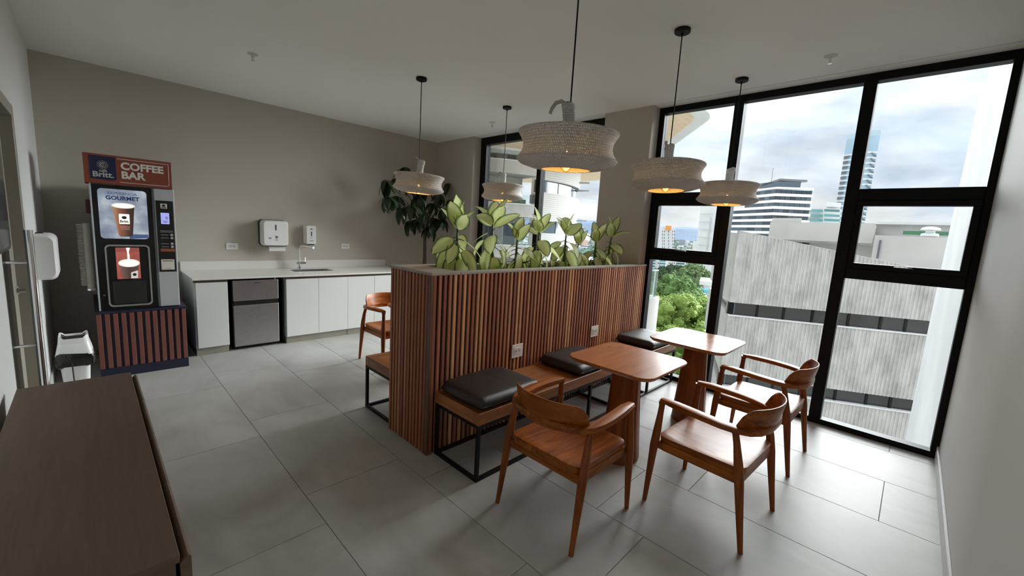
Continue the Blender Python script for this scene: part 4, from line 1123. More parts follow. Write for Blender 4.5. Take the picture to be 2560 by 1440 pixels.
DLEAF2 = leaf_mat('dark_variegated_leaf', (.30, .40, .13), (.018, .05, .012), .42, .3)
STEM = plain('plant_stem', (.05, .085, .025), .5, noise=.3, nscale=40)
LM = [leaf_mesh('leaf', .27, .5, .14, 12), leaf_mesh('leaf', .255, .95, .18, 12), leaf_mesh('leaf', .285, .25, .10, 12)]
for me in LM: me.materials.append(DLEAF)
LM2 = [leaf_mesh('leaf', .21, .7, .3), leaf_mesh('leaf', .19, 1.1, .35)]
for me in LM2: me.materials.append(DLEAF2)
def orient(dirv, up):
    y = dirv.normalized(); z = (up-y*up.dot(y))
    if z.length < 1e-4: z = Vector((0, 0, 1)).cross(y)
    z.normalize(); x = y.cross(z)
    return Matrix((x, y, z)).transposed().to_euler()
def add_leaf(t, origin, az, el, ln, petiole, me, stem_r=.0035):
    """petiole leaves the stem and arches; blade continues from its end"""
    h = Vector((math.cos(az), math.sin(az), 0))
    d0 = (h*math.cos(el+.45)+Vector((0, 0, 1))*math.sin(el+.45)).normalized()
    d1 = (h*math.cos(el)+Vector((0, 0, 1))*math.sin(el)).normalized()
    p0 = Vector(origin); p1 = p0+d0*petiole*.6; p2 = p1+(d0+d1).normalized()*petiole*.5
    up = Vector((0, 0, 1)) if abs(d1.z) < .85 else -h*(1 if d1.z > 0 else -1)
    pe = MB().tube([p0, p1, p2], [stem_r*1.4, stem_r, stem_r*.9], 5)
    o = place('leaf', me, None, t, p2, (orient(d1, up if d1.z < .85 else -h).to_matrix() @ Matrix.Rotation(math.sin(az*7.3)*.6, 3, 'Y')).to_euler(), (ln, ln, ln))
    mat_inv = Matrix.LocRotScale(p2, o.rotation_euler, (ln, ln, ln)).inverted()
    m2 = fixn(pe.mesh('petiole', True)); m2.transform(mat_inv); place('petiole', m2, STEM, o)
    return o
def dieffenbachia(label, base, crown_z, lean, leaves, seed, low=6, size=.165):
    r = random.Random(seed)
    t = thing('variegated_plant', label, 'plant', base, 0, 'variegated plants in the planter')
    hz = crown_z-base[2]
    top = Vector((lean[0], lean[1], hz))
    place('stem', fixn(MB().tube([(0, 0, -.02), (lean[0]*.25, lean[1]*.25, hz*.35), (lean[0]*.7, lean[1]*.7, hz*.75), tuple(top)], [.013, .012, .010, .006], 8).mesh('stem', True)), STEM, t)
    n = int(leaves*1.6); a0 = r.random()*6.28
    for i in range(n):
        f = i/(n-1)
        pos = Vector((lean[0], lean[1], hz))*(1-.62*f**1.1)
        pos.x = lean[0]*(1-.62*f); pos.y = lean[1]*(1-.62*f)
        az = a0+i*2.4+r.uniform(-.3, .3)
        el = math.radians((78-110*f if f < .3 else -22-58*(f-.3)/.7)+r.uniform(-12, 12))
        ln = size*1.26*(r.uniform(.9, 1.15) if i else 1.1)*(1 if f < .85 else .85)
        add_leaf(t, pos, az, el, ln, .015+.045*min(1, f*2), LM[r.choice((0, 0, 1, 2)) if f < .5 else r.choice((0, 1, 1))])
    for i in range(low):
        az = r.random()*6.28
        add_leaf(t, Vector((r.uniform(-.05, .05), r.uniform(-.05, .05), r.uniform(.0, .05))), az, math.radians(r.uniform(5, 55)), size*r.uniform(.55, .85), .03, LM2[i % 2], .0025)
    return t
PY_ = 2.53; SZ = 1.195
spec = [(1141, 567, 15, 11, 'tallest leaning variegated plant at the near end of the planter', .0, .0, 11, .168),
        (1231, 560, 13, 22, 'variegated plant with two broad upright leaves, second from the near end', .0, .02, 5, .175),
        (1289, 600, 11, 33, 'short variegated plant third from the near end, below the largest pendant', .01, .0, 5, .160),
        (1344, 580, 13, 44, 'variegated plant in front of the window mullion behind the planter', .0, .0, 5, .170),
        (1411, 583, 13, 55, 'bushy variegated plant right of the mullion with dark lower leaves', .0, .0, 13, .165),
        (1443, 612, 7, 66, 'small low variegated plant between two taller ones near the pier', .0, .0, 3, .140),
        (1487, 606, 10, 77, 'variegated plant with flat spreading leaves, second from the pier', .0, .0, 5, .165),
        (1518, 590, 11, 88, 'variegated plant beside the pier with a leaf reaching towards the wall', .02, -.02, 4, .170)]
for px, cy, nl, sd, lab, lx, ly, low, sz in spec:
    b0 = at_Y(px, 640, PY_); cz_ = at_Y(px, cy, PY_).z
    dieffenbachia(lab, (b0.x, PY_, SZ), cz_-.005, (lx, ly), nl, sd, low, sz)

# ------------------------------------------------------------------ indoor tree in the kitchen corner
tr = thing('indoor_tree', 'potted money tree with dark palmate leaves in the kitchen corner', 'tree', (3.88, 5.83, 0))
to = Vector((3.88, 5.83, 0))
put('pot', MB().lathe([(.15, 0), (.19, .02), (.21, .36), (.215, .40), (.19, .40), (.185, .36)], 28, (3.88, 5.83)), plain('grey_pot', (.22, .22, .21), .6), tr, smooth=True, angle=40)
put('soil', MB().lathe([(.186, .35), (.186, .37)], 24, (3.88, 5.83)), SOIL, tr)
BARK = plain('tree_bark', (.055, .042, .028), .8, noise=.3, nscale=30, bump=.4, bscale=50)
tp0 = at_Y(1062, 570, 5.83)
put('trunk', MB().tube([(3.88, 5.83, .36), (3.885, 5.83, .8), at_Y(1062, 640, 5.83), tp0, at_Y(1058, 545, 5.83)], [.034, .030, .027, .023, .014], 12), BARK, tr, smooth=True)
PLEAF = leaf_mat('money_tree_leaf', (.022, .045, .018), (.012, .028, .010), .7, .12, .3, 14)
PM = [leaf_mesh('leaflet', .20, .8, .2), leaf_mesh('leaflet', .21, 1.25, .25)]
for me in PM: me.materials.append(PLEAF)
r = random.Random(5)
hubs = [(1012, 418, 0), (966, 450, .0), (988, 446, .1), (972, 492, -.05), (992, 490, .1), (1005, 520, .0), (1028, 515, -.1), (1042, 550, .05), (1062, 528, -.15), (1078, 508, .1),
        (1098, 486, .05), (1110, 522, -.1), (1122, 458, .1), (1036, 470, .15), (1052, 492, -.05), (1086, 545, .1), (1104, 548, -.05), (1024, 552, .1), (1128, 500, .0), (1060, 468, .12), (1075, 565, .0)]
for i, (px, py, dy) in enumerate(hubs):
    h = at_Y(px, py, 5.80+dy)
    br = put('branch', MB().tube([tp0, (tp0+h)/2+Vector((0, 0, .05+.04*r.random())), h], [.010, .006, .004], 6), BARK, tr, smooth=True)
    out = (h-tp0); az0 = math.atan2(out.y, out.x)
    for k in range(r.choice((6, 7, 7, 8))):
        az = az0+(k-2.5)*1.05+r.uniform(-.2, .2)
        el = math.radians(r.uniform(-62, -5))
        d = Vector((math.cos(az)*math.cos(el), math.sin(az)*math.cos(el), math.sin(el)))
        ln = r.uniform(.19, .28)
        tipp = h+d*ln
        if tipp.x > 4.40 or tipp.y > YB-.03: continue
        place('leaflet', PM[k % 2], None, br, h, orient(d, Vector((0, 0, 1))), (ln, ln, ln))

# ================================================================== outside
GZ = -26.0
def flat2(v): return Vector((v.x, v.y))
CONC = plain('weathered_concrete', (.50, .495, .48), .85, noise=.13, nscale=.8, bump=.2, bscale=6)
CONC_L = plain('pale_concrete', (.48, .465, .44), .85, noise=.10, nscale=.35)
WHITE_R = plain('white_render', (.66, .665, .67), .8, noise=.04, nscale=.5)
DGLASS = plain('dark_window_glass', (.018, .020, .022), .12, rand=.6)
BGLASS = plain('blue_window_glass', (.07, .095, .12), .12, rand=.45)
TGLASS = plain('teal_window_glass', (.10, .24, .25), .15, rand=.35)
def streak_mat():
    m, nt, b = _new('ribbed_concrete'); N = nt.nodes.new; L = nt.links.new
    tc = N('ShaderNodeTexCoord'); mp = N('ShaderNodeMapping'); mp.inputs['Scale'].default_value = (1.3, 1.3, .55); L(tc.outputs['Object'], mp.inputs[0])
    n = N('ShaderNodeTexNoise'); n.inputs['Scale'].default_value = 1.5; n.inputs['Detail'].default_value = 8; n.inputs['Roughness'].default_value = .65; L(mp.outputs[0], n.inputs['Vector'])
    cr = N('ShaderNodeValToRGB'); cr.color_ramp.elements[0].position = .30; cr.color_ramp.elements[0].color = (.31, .30, .29, 1)
    cr.color_ramp.elements[1].position = .60; cr.color_ramp.elements[1].color = (.50, .485, .47, 1)
    L(n.outputs['Fac'], cr.inputs[0]); L(cr.outputs[0], b.inputs['Base Color']); b.inputs['Roughness'].default_value = .9
    return m
RIB = streak_mat()
# --- ribbed concrete neighbour
u2 = Vector((.474, -.881)); n2 = Vector((-.881, -.474))
C2 = flat2(at_D(1848, 578, 22)); ld = Vector((.92, .392)).normalized()
rb = thing('ribbed_building', 'ribbed concrete building with a raked parapet and two dark strip windows opposite', 'building', (C2.x, C2.y, GZ))
def S(s, off=0.0): p = C2+u2*s+n2*off; return (p.x, p.y)
zt = lambda s: 2.119-.1665*s
S1 = 13.0
def rib_panel(zb, zf):
    xs = []; s = .35; prof = [(0, 0), (.35, 0)]
    while s < S1-.25:
        prof += [(s+.012, .028), (s+.07, .028), (s+.082, 0), (s+.145, 0)]; s += .145
    prof.append((S1, 0))
    mb = MB(); n = len(prof)
    vs = [(*S(a, o), zb(a)) for a, o in prof]+[(*S(a, o), zf(a)) for a, o in prof]+[(*S(a, -.35), zb(a)) for a, o in prof]+[(*S(a, -.35), zf(a)) for a, o in prof]
    fs = []
    for i in range(n-1):
        fs += [(i, i+1, i+1+n, i+n), (i+2*n, i+3*n, i+3*n+1, i+2*n+1), (i+n, i+n+1, i+3*n+1, i+3*n), (i, i+2*n, i+2*n+1, i+1)]
    fs += [(0, n, 3*n, 2*n), (n-1, 3*n-1, 4*n-1, 2*n-1)]
    return mb.add(vs, fs)
bands = [(-1.835, -1.22), (-5.33, -4.75), (-8.85, -8.27), (-12.4, -11.8)]
put('ribbed_panel', rib_panel(lambda s: -1.22, zt), RIB, rb)
for (a, b_), nx in zip(bands, bands[1:]+[(GZ, GZ)]):
    put('ribbed_panel', rib_panel(lambda s: nx[1], lambda s: a), RIB, rb)
    put('ledge', MB().prism([S(0, .06), S(S1, .06), S(S1, -.3), S(0, -.3)], a-.03, a+.012), WHITE_R, rb)
    cuts = [.15, 1.25, 2.35, 3.5, 4.9, 6.1, 7.0, 7.9, 9.5, 11.2, S1]
    for p, q in zip(cuts, cuts[1:]):
        w = put('strip_window', MB().prism([S(p+.05, -.20), S(q-.05, -.20), S(q-.05, -.24), S(p+.05, -.24)], a+.03, b_-.02), DGLASS, rb)
        put('frame', MB().prism([S(p-.05, -.16), S(p+.05, -.16), S(p+.05, -.26), S(p-.05, -.26)], a+.012, b_), BLACK_FRAME, w)
    put('strip_back', MB().prism([S(0, -.35), S(S1, -.35), S(S1, -.6), S(0, -.6)], a, b_), DARK, rb)
def LQ(d, off=0.0): p = C2+ld*d+Vector((-ld.y, ld.x))*off; return p
zz = [2.05]+[z for ab in bands for z in (ab[1], ab[0])]+[GZ]
for i in range(0, len(zz), 2):
    mb = MB().prism([tuple(LQ(0)), tuple(LQ(12)), tuple(LQ(12, -.4)), tuple(LQ(.42, -.4))], zz[i+1], zz[i])
    put('side_wall', mb, CONC, rb)
for a, b_ in bands:
    for p, q in ((.1, 1.6), (1.7, 3.2), (3.3, 5.2)):
        put('side_window', MB().prism([tuple(LQ(p, -.22)), tuple(LQ(q, -.22)), tuple(LQ(q, -.26)), tuple(LQ(p, -.26))], a+.01, b_), BGLASS, rb)
core = [S(.4, -.6), S(S1, -.6), tuple(Vector(S(S1, -.6))+ld*10), tuple(LQ(11.5, -.5))]
put('core', MB().prism_z(core, [GZ]*4, [1.6, -.4, -.4, 1.6]), CONC, rb)
put('coping', MB().prism_z([S(0, .02), S(S1, .02), S(S1, -.36), S(0, -.36)], [zt(0)-.005, zt(S1)-.005, zt(S1)-.005, zt(0)-.005], [zt(0)+.03, zt(S1)+.03, zt(S1)+.03, zt(0)+.03]), CONC_L, rb)

# --- white wing wall of this building, just outside the right edge of the glazing
ww = [(4.73, GZ), (13.05, GZ), (13.03, -2.8), (12.77, .88), (12.1, 2.6), (11.4, 4.25), (9.63, 4.46), (4.73, 5.0)]
tag(put('wing_wall', MB().plate(ww, -.80, -.37), plain('wing_render', (.62, .62, .625), .85, noise=.08, nscale=.7)), 'tall white rendered wing wall standing outside at the right end of the window', 'wall')

# --- concrete roof buildings behind the ribbed one
def face_box(px0, px1, py_top, D, depth, zb, ztop=None, slant=0.0):
    """footprint seen between two photo columns at a given distance; returns corners, top height"""
    a = at_D(px0, py_top, D); b_ = at_D(px1, py_top, D+slant)
    a2, b2 = flat2(a), flat2(b_); o = ((a2+b2)/2).normalized()*depth
    return [tuple(a2), tuple(b2), tuple(b2+o), tuple(a2+o)], a.z
def tone_box(t, nm, px0, px1, pt, pb, D, depth, mat, slant=0.0, zb=None):
    fp, z1 = face_box(px0, px1, pt, D, depth, None, slant=slant)
    z0 = at_D(px0, pb, D).z if zb is None else zb
    return put(nm, MB().prism(fp, z0, z1), mat, t)
cb = thing('concrete_roof_block', 'pale concrete roof block with a long blank fascia behind the ribbed building', 'building', (40, 5, GZ))
tone_box(cb, 'fascia', 1926, 2190, 555, 597, 40, 8, CONC_L, slant=-3)
tone_box(cb, 'soffit_band', 1936, 2190, 597, 602, 40.3, 7, CONC, slant=-3)
tone_box(cb, 'set_back_wall', 1990, 2190, 602, 660, 41, 6, CONC_L, slant=-3)
for k, (a, b_) in enumerate(((1985, 2002), (2006, 2022), (2026, 2040), (2043, 2056))):
    tone_box(cb, 'window', a, b_, 601, 622, 40.6, .3, DGLASS, slant=-.3)
tone_box(cb, 'base', 1926, 2190, 640, 700, 42, 8, CONC, zb=GZ, slant=-3)
tone_box(cb, 'parapet_rail', 1931, 2005, 545, 556, 41.5, .3, CONC_L, slant=-1)
cb2 = thing('concrete_roof_house', 'weathered concrete rooftop house with a white roof vent seen in the small right pane', 'building', (37, -2, GZ))
tone_box(cb2, 'wall', 2188, 2480, 588, 720, 36, 9, CONC_L, slant=-1.5, zb=GZ)
tone_box(cb2, 'upper_wall', 2172, 2480, 558, 600, 44, 5, CONC, slant=-2)
tone_box(cb2, 'coping', 2166, 2480, 554, 560, 43.6, 5, WHITE_R, slant=-2)
tone_box(cb2, 'stair_wall', 2130, 2192, 562, 700, 39, 5, CONC_L, zb=GZ)
tone_box(cb2, 'green_gutter', 2258, 2480, 577, 586, 37.6, .3, plain('green_sheet', (.05, .17, .09), .6), slant=-1.5)
p = at_D(2324, 589, 35.6)
v = put('roof_vent', MB().lathe([(.42, p.z-.05), (.40, p.z+.10), (.22, p.z+.16), (.22, p.z+.30)], 14, (p.x, p.y)).lathe([(.46, p.z+.33), (.40, p.z+.45), (.2, p.z+.52), (.02, p.z+.54)], 14, (p.x, p.y)), WHITE_R, cb2, smooth=True, angle=40)
p0, p1 = at_D(2201, 600, 35.8), at_D(2194, 646, 35.8)
put('downpipe', MB().tube([p0, Vector((p0.x, p0.y, p1.z))], .05, 8), plain('dark_pipe', (.10, .11, .13), .5), cb2)

# --- white banded office tower
def banded_tower():
    D = 230.0
    e = flat2(at_D(1938, 500, D)); l_ = flat2(at_D(1822, 500, D+26)); rr = flat2(at_D(2032, 500, D+6))
    t = thing('banded_tower', 'modern white office block with horizontal white bands and dark glazing', 'building', (e.x, e.y, GZ))
    bk = [tuple(rr+(l_-e)*.8), tuple(l_+(rr-e)*.5)]
    def poly(k=0.0):
        c = (e+l_+rr)/3
        f = lambda q: tuple(q+(Vector(q)-c).normalized()*k)
        return [f(l_), f(e), f(rr), f(Vector(bk[0])), f(Vector(bk[1]))]
    ztop = at_D(1938, 467, D).z; fh = (ztop-at_D(1938, 588, D).z)/7.6
    z = ztop; i = 0
    while z > GZ+8:
        left = l_ if i > 2 else l_+(e-l_)*.38
        pf = [tuple(left), tuple(e), tuple(rr), bk[0], bk[1]]
        put('floor_band', MB().prism([tuple(left), tuple(e), tuple(rr), bk[0], tuple(Vector(bk[1])+(left-l_))], z-fh*.42 if i else z-fh*.28, z), plain('bright_white_cladding', (.86, .87, .88), .6), t)
        gl = [(left, e), (e, rr)]
        for a, b_ in gl:
            n = 7 if a is e else 6
            for k in range(n):
                q0 = a+(b_-a)*(k/n+.006); q1 = a+(b_-a)*((k+1)/n-.006)
                inn = ((bk and Vector(bk[0])+Vector(bk[1]))/2-(q0+q1)/2).normalized()*.8
                put('glazing', MB().prism([tuple(q0+inn), tuple(q1+inn), tuple(q1+inn*2), tuple(q0+inn*2)], z-fh, z-fh*.4), BGLASS, t)
        z -= fh; i += 1
    zp0 = ztop; zp1 = at_D(1938, 446, D).z
    a, b_, c = e+(l_-e)*.35, e+(rr-e)*.05, e+(rr-e)*.62
    put('penthouse', MB().prism([tuple(a), tuple(b_), tuple(c), bk[0]], zp0, zp1-1.2), BGLASS, t)
    put('roof_slab', MB().prism_z([tuple(a+(a-b_)*.1), tuple(b_), tuple(e+(rr-e)*.78), bk[0]], [zp1-3.2, zp1-.9, zp1-1.2, zp1-1.2], [zp1-2.3, zp1, zp1-.3, zp1-.3]), plain('dark_roof', (.20, .20, .21), .7), t)
    m = at_D(1929, 455, D+5); put('mast', MB().tube([m, m+Vector((0, 0, 6.5))], .25, 5), plain('mast_grey', (.35, .36, .38), .6), t)
banded_tower()
tb = thing('teal_glass_block', 'low office block with teal ribbon windows right of the white banded tower', 'building', (245, 40, GZ))
tone_box(tb, 'body', 2020, 2104, 519, 700, 245, 30, WHITE_R, slant=6, zb=GZ)
for a in (522.5, 535, 546.5):
    for x0, x1 in ((2021, 2058), (2061, 2100)):
        tone_box(tb, 'ribbon_window', x0, x1, a, a+6, 244.0, .6, TGLASS, slant=3 if x0 > 2050 else 2.5)
tone_box(tb, 'plant_room', 2067, 2104, 505, 516, 250, 15, WHITE_R, slant=4)
tt = thing('glass_tower', 'slender tall glass tower with pale balcony fins, half behind the mullion', 'building', (390, 30, GZ))
def gt():
    D = 400
    fp, z1 = face_box(2118, 2200, 342, D, 26, None, slant=-6)
    m = flat2(at_D(2182, 342, D-9)); f2 = [fp[0], tuple(m), fp[1], fp[2], fp[3]]
    put('shaft', MB().prism(f2, GZ, z1-2), plain('pale_blue_glass', (.34, .47, .58), .15, noise=.1, nscale=.1), tt)
    for k in range(26):
        z = z1-14-k*3.7
        if z < -10: break
        put('floor_plate', MB().prism([tuple(Vector(q)*.998) if i < 3 else q for i, q in enumerate(f2)], z, z+1.1), WHITE_R, tt)
        put('balcony_fin', MB().prism([tuple(Vector(fp[0])*.996), tuple(Vector(fp[0])*.996+(m-Vector(fp[0]))*.18), tuple(Vector(fp[0])+(m-Vector(fp[0]))*.18), fp[0]], z-1.6, z-.2), plain('tower_dark', (.12, .13, .15), .5), tt)
        q0, q1 = m+(Vector(fp[1])-m)*.25, Vector(fp[1])
        put('diagonal_louvre', MB().prism_z([tuple(q0*.997), tuple(q1*.997), tuple(q1), tuple(q0)], [z-.2, z-2.6, z-2.6, z-.2], [z+.5, z-1.9, z-1.9, z+.5]), plain('tower_slate', (.16, .20, .26), .5), tt)
    put('crown', MB().prism(f2, z1-2, z1+1.5), plain('crown_glass', (.42, .54, .62), .2), tt)
gt()
# --- far blocks seen in the left bay
wb = thing('white_panel_building', 'plain white building with panel joints beside the window mullion', 'building', (140, 50, GZ))
tone_box(wb, 'wall', 1752, 1812, 516, 700, 150, 14, WHITE_R, zb=GZ, slant=-4)
tone_box(wb, 'lower_wall', 1733, 1760, 602, 720, 149, 10, WHITE_R, zb=GZ)
for k in range(6):
    tone_box(wb, 'panel_joint', 1751-k*2.2, 1783-k*2.2, 535.5+19*k, 536.6+19*k, 149.2, .12, plain('joint_grey', (.45, .46, .48), .8), slant=-2)
tone_box(wb, 'downpipe', 1776, 1778, 542, 640, 147.5, .2, MATS['joint_grey'])
ot = thing('orange_top_tower', 'distant white apartment tower with an orange roof structure', 'building', (320, 150, GZ))
tone_box(ot, 'main_block', 1651, 1688, 571, 700, 340, 12, WHITE_R, zb=GZ)
tone_box(ot, 'left_block', 1647, 1662, 566, 700, 342, 12, WHITE_R, zb=GZ)
tone_box(ot, 'orange_crown', 1664, 1679, 564, 574, 338, 6, plain('orange_paint', (.70, .26, .05), .6))
for x in (1656, 1660.5, 1671, 1681, 1685.5):
    for k in range(8):
        tone_box(ot, 'window', x, x+1.6, 576+k*8, 581+k*8, 337.5, .4, BGLASS)
of = thing('white_office_row', 'row of white and teal glass office blocks above the dark trees', 'building', (190, 80, GZ))
for a, b_, m, top in ((1618, 1630, WHITE_R, 640), (1630, 1639, TGLASS, 646), (1637, 1650, WHITE_R, 642), (1649, 1667, TGLASS, 646), (1664, 1692, WHITE_R, 643), (1691, 1713, TGLASS, 650), (1712, 1738, WHITE_R, 652), (1737, 1748, TGLASS, 655)):
    tone_box(of, 'block', a, b_, top, 720, 190+(a % 3), 12, m, zb=GZ)
for x in (1672, 1676.5, 1681, 1685.5, 1645, 1716.5, 1733): tone_box(of, 'window', x, x+2, 656, 660, 189.4, .3, DGLASS)
for a, b_ in ((1649, 1667), (1691, 1713), (1630, 1639)):
    for k in range(3): tone_box(of, 'spandrel', a, b_, 654+k*7, 656+k*7, 189.2, .4, WHITE_R)
ph = thing('pool_house', 'low flat roofed pool building with a strip of turquoise water among the trees', 'building', (105, 45, GZ))
tone_box(ph, 'roof', 1749, 1800, 702, 712, 100, 10, WHITE_R)
g0, g1, g2, g3 = at_z(1731, 723, -10), at_z(1775, 738, -10), at_z(1782, 722, -10), at_z(1738, 719, -10)
put('water', MB().prism([tuple(flat2(q)) for q in (g0, g1, g2, g3)], -10.4, -10.0), plain('turquoise_water', (.12, .45, .58), .2), ph)
put('pool_edge', MB().prism([tuple(flat2(q)) for q in (at_z(1725, 727, -10), at_z(1774, 743, -10), at_z(1775, 738, -10), at_z(1731, 723, -10))], -11.0, -9.95), WHITE_R, ph)
put('gallery', MB().prism([tuple(flat2(q)) for q in (at_z(1724, 730, -10.2), at_z(1776, 748, -10.2), at_z(1777, 742, -10.2), at_z(1726, 727, -10.2))], -15, -11.0), plain('dark_gallery', (.08, .08, .085), .7), ph)
for k in range(6):
    q = at_z(1726+k*9.5, 731+k*3.2, -10.2); put('column', MB().tube([(q.x*.997, q.y*.997, -15), (q.x*.997, q.y*.997, -11)], .22, 6), WHITE_R, ph)
put('terrace', MB().prism([tuple(flat2(q)) for q in (at_z(1715, 752, -15), at_z(1778, 772, -15), at_z(1790, 735, -15), at_z(1725, 722, -15))], GZ, -15), plain('terrace_grey', (.25, .25, .25), .8), ph)

# --- rounded turret with glass railing in the lower left of the tall window
tu = thing('round_turret', 'rounded white concrete turret with a curved glass railing below the window', 'balcony', (*flat2(at_D(1618, 740, 18)), GZ))
tc_ = flat2(at_D(1612, 740, 18)); zt_ = at_D(1622, 740, 18).z; rt_ = .58
put('drum', MB().lathe([(rt_, GZ), (rt_, zt_-.05), (rt_-.03, zt_), (rt_-.25, zt_)], 36, tuple(tc_)), CONC_L, tu, smooth=True, angle=40)
RAILG = glass('green_rail_glass', (.90, .96, .95), .10)
for k in range(8):
    a0, a1 = k*math.pi/4+.3, (k+1)*math.pi/4+.28
    mb = MB(); pts = [a0+(a1-a0)*i/6 for i in range(7)]
    ri, ro = rt_-.16, rt_-.145
    vs = [(tc_.x+q*math.cos(a), tc_.y+q*math.sin(a), z) for z in (zt_, zt_+1.1) for q in (ri, ro) for a in pts]; n = 7
    fs = []
    for i in range(6): fs += [(i, i+1, i+1+2*n, i+2*n), (i+n, i+3*n, i+3*n+1, i+n+1), (i+2*n, i+2*n+1, i+3*n+1, i+3*n)]
    put('railing_pane', mb.add(vs, fs), RAILG, tu, smooth=True, angle=40)
put('top_rail', MB().tube([(tc_.x+(rt_-.152)*math.cos(2*math.pi*k/32), tc_.y+(rt_-.152)*math.sin(2*math.pi*k/32), zt_+1.1) for k in range(33)], .018, 6), plain('pale_green_edge', (.50, .68, .64), .3), tu, smooth=True)

# --- curved tower behind the two bay window
ct_ = flat2(at_D(1205, 500, 38)); RT = 8.6
cw = thing('curved_tower', 'curved pale tower with stacked balconies and ribbon windows behind the two bay window', 'building', (ct_.x, ct_.y, GZ))
def ang_of(px):
    """angle about the tower axis of the near surface point seen in a photo column"""
    d = flat2(ray(px, 560)).normalized(); b_ = d.dot(ct_); q = b_*b_-(ct_.length_squared-RT*RT)
    t_ = b_-math.sqrt(max(0, q)); v_ = d*t_-ct_
    return math.atan2(v_.y, v_.x)
aR, aM, aL = ang_of(1442), ang_of(1341), ang_of(1150)
def un(a): return a if a > aL-7 else a+2*math.pi
def arc(a0, a1, n): return [a0+(a1-a0)*i/n for i in range(n+1)]
def ring_part(nm, a0, a1, r0, r1, z0, z1, mat, n=24):
    A = arc(a0, a1, n)
    poly = [(ct_.x+r1*math.cos(a), ct_.y+r1*math.sin(a)) for a in A]+[(ct_.x+r0*math.cos(a), ct_.y+r0*math.sin(a)) for a in reversed(A)]
    return put(nm, MB().prism(poly, z0, z1), mat, cw, smooth=True, angle=30)
while aM-aR > math.pi: aM -= 2*math.pi
while aR-aM > math.pi: aM += 2*math.pi
while aL-aM > math.pi: aL -= 2*math.pi
while aM-aL > math.pi: aL += 2*math.pi
sgn = 1 if aR > aM else -1
aR2 = aR+sgn*1.2; aL2 = aL-sgn*.5
def lined_mat():
    m, nt, b = _new('lined_stone_cladding'); N = nt.nodes.new; L = nt.links.new
    tc = N('ShaderNodeTexCoord'); sp = N('ShaderNodeSeparateXYZ'); L(tc.outputs['Object'], sp.inputs[0])
    mm = N('ShaderNodeMath'); mm.operation = 'MULTIPLY'; mm.inputs[1].default_value = 42; L(sp.outputs[2], mm.inputs[0])
    ss = N('ShaderNodeMath'); ss.operation = 'SINE'; L(mm.outputs[0], ss.inputs[0])
    cr = N('ShaderNodeValToRGB'); cr.color_ramp.elements[0].position = .1; cr.color_ramp.elements[0].color = (.50, .50, .49, 1); cr.color_ramp.elements[1].position = .55; cr.color_ramp.elements[1].color = (.66, .66, .65, 1)
    L(ss.outputs[0], cr.inputs[0]); L(cr.outputs[0], b.inputs['Base Color']); b.inputs['Roughness'].default_value = .85
    return m
LINED = lined_mat(); FH = 2.95
for k in range(-9, 2):
    zb = 1.45+FH*k
    ring_part('stone_spandrel', aM, aR2, RT-.4, RT, zb+.88, zb+FH, LINED)
    for i in range(7):
        a0 = aM+(aR2-aM)*i/7; a1 = aM+(aR2-aM)*(i+1)/7-sgn*.012
        ring_part('ribbon_pane', a0, a1, RT-.34, RT-.3, zb, zb+.88, BGLASS, 4)
    ring_part('ribbon_back', aM, aR2, RT-.6, RT-.5, zb, zb+.88, plain('tower_interior', (.10, .11, .13), .7))
    zp = 2.5+FH*k
    ring_part('balcony_parapet', aL2, aM, RT-.2, RT+.02, zp, zp+.85, CONC, 24)
    ring_part('balcony_slab', aL2, aM, RT-2.2, RT-.2, zp, zp+.22, CONC, 24)
    ring_part('parapet_cap', aL2, aM, RT-.26, RT+.08, zp+.85, zp+.93, WHITE_R, 24)
    ring_part('balcony_glass', aL2, aM-sgn*.06, RT-.08, RT-.05, zp+.93, zp+1.55, RAILG, 24)
    ring_part('recessed_wall', aL2, aM, RT-2.5, RT-2.2, zp+.22, zp+FH, CONC_L, 24)
    for a, b_ in ((.10, .34), (.52, .86)):
        w = ring_part('balcony_window', aM+(aL-aM)*a, aM+(aL-aM)*b_, RT-2.2, RT-2.15, zp+.5, zp+2.5, BGLASS, 6)
        ring_part('window_frame', aM+(aL-aM)*(a-.015), aM+(aL-aM)*a, RT-2.2, RT-2.1, zp+.3, zp+2.6, WHITE_R, 1)
        ring_part('window_frame', aM+(aL-aM)*b_, aM+(aL-aM)*(b_+.015), RT-2.2, RT-2.1, zp+.3, zp+2.6, WHITE_R, 1)
    if k == 0:
        ring_part('planting', aL2, aM-sgn*.1, RT-.75, RT-.3, zp+.7, zp+1.25, plain('balcony_planting', (.07, .14, .06), .9, noise=.6, nscale=6, bump=1.0, bscale=8), 24)
for zf in (5.75, 5.1, 2.6, 1.95, -.3):
    a0 = aR-sgn*.06
    p = Vector((ct_.x+(RT-.1)*math.cos(a0), ct_.y+(RT-.1)*math.sin(a0))); tdir = Vector((math.sin(YAW), -math.cos(YAW)))
    put('shading_fin', MB().prism([tuple(p), tuple(p+tdir*.95), tuple(p+tdir*.95+Vector((.15, .15))), tuple(p+Vector((.6, .6)))], zf, zf+.10), CONC_L, cw)
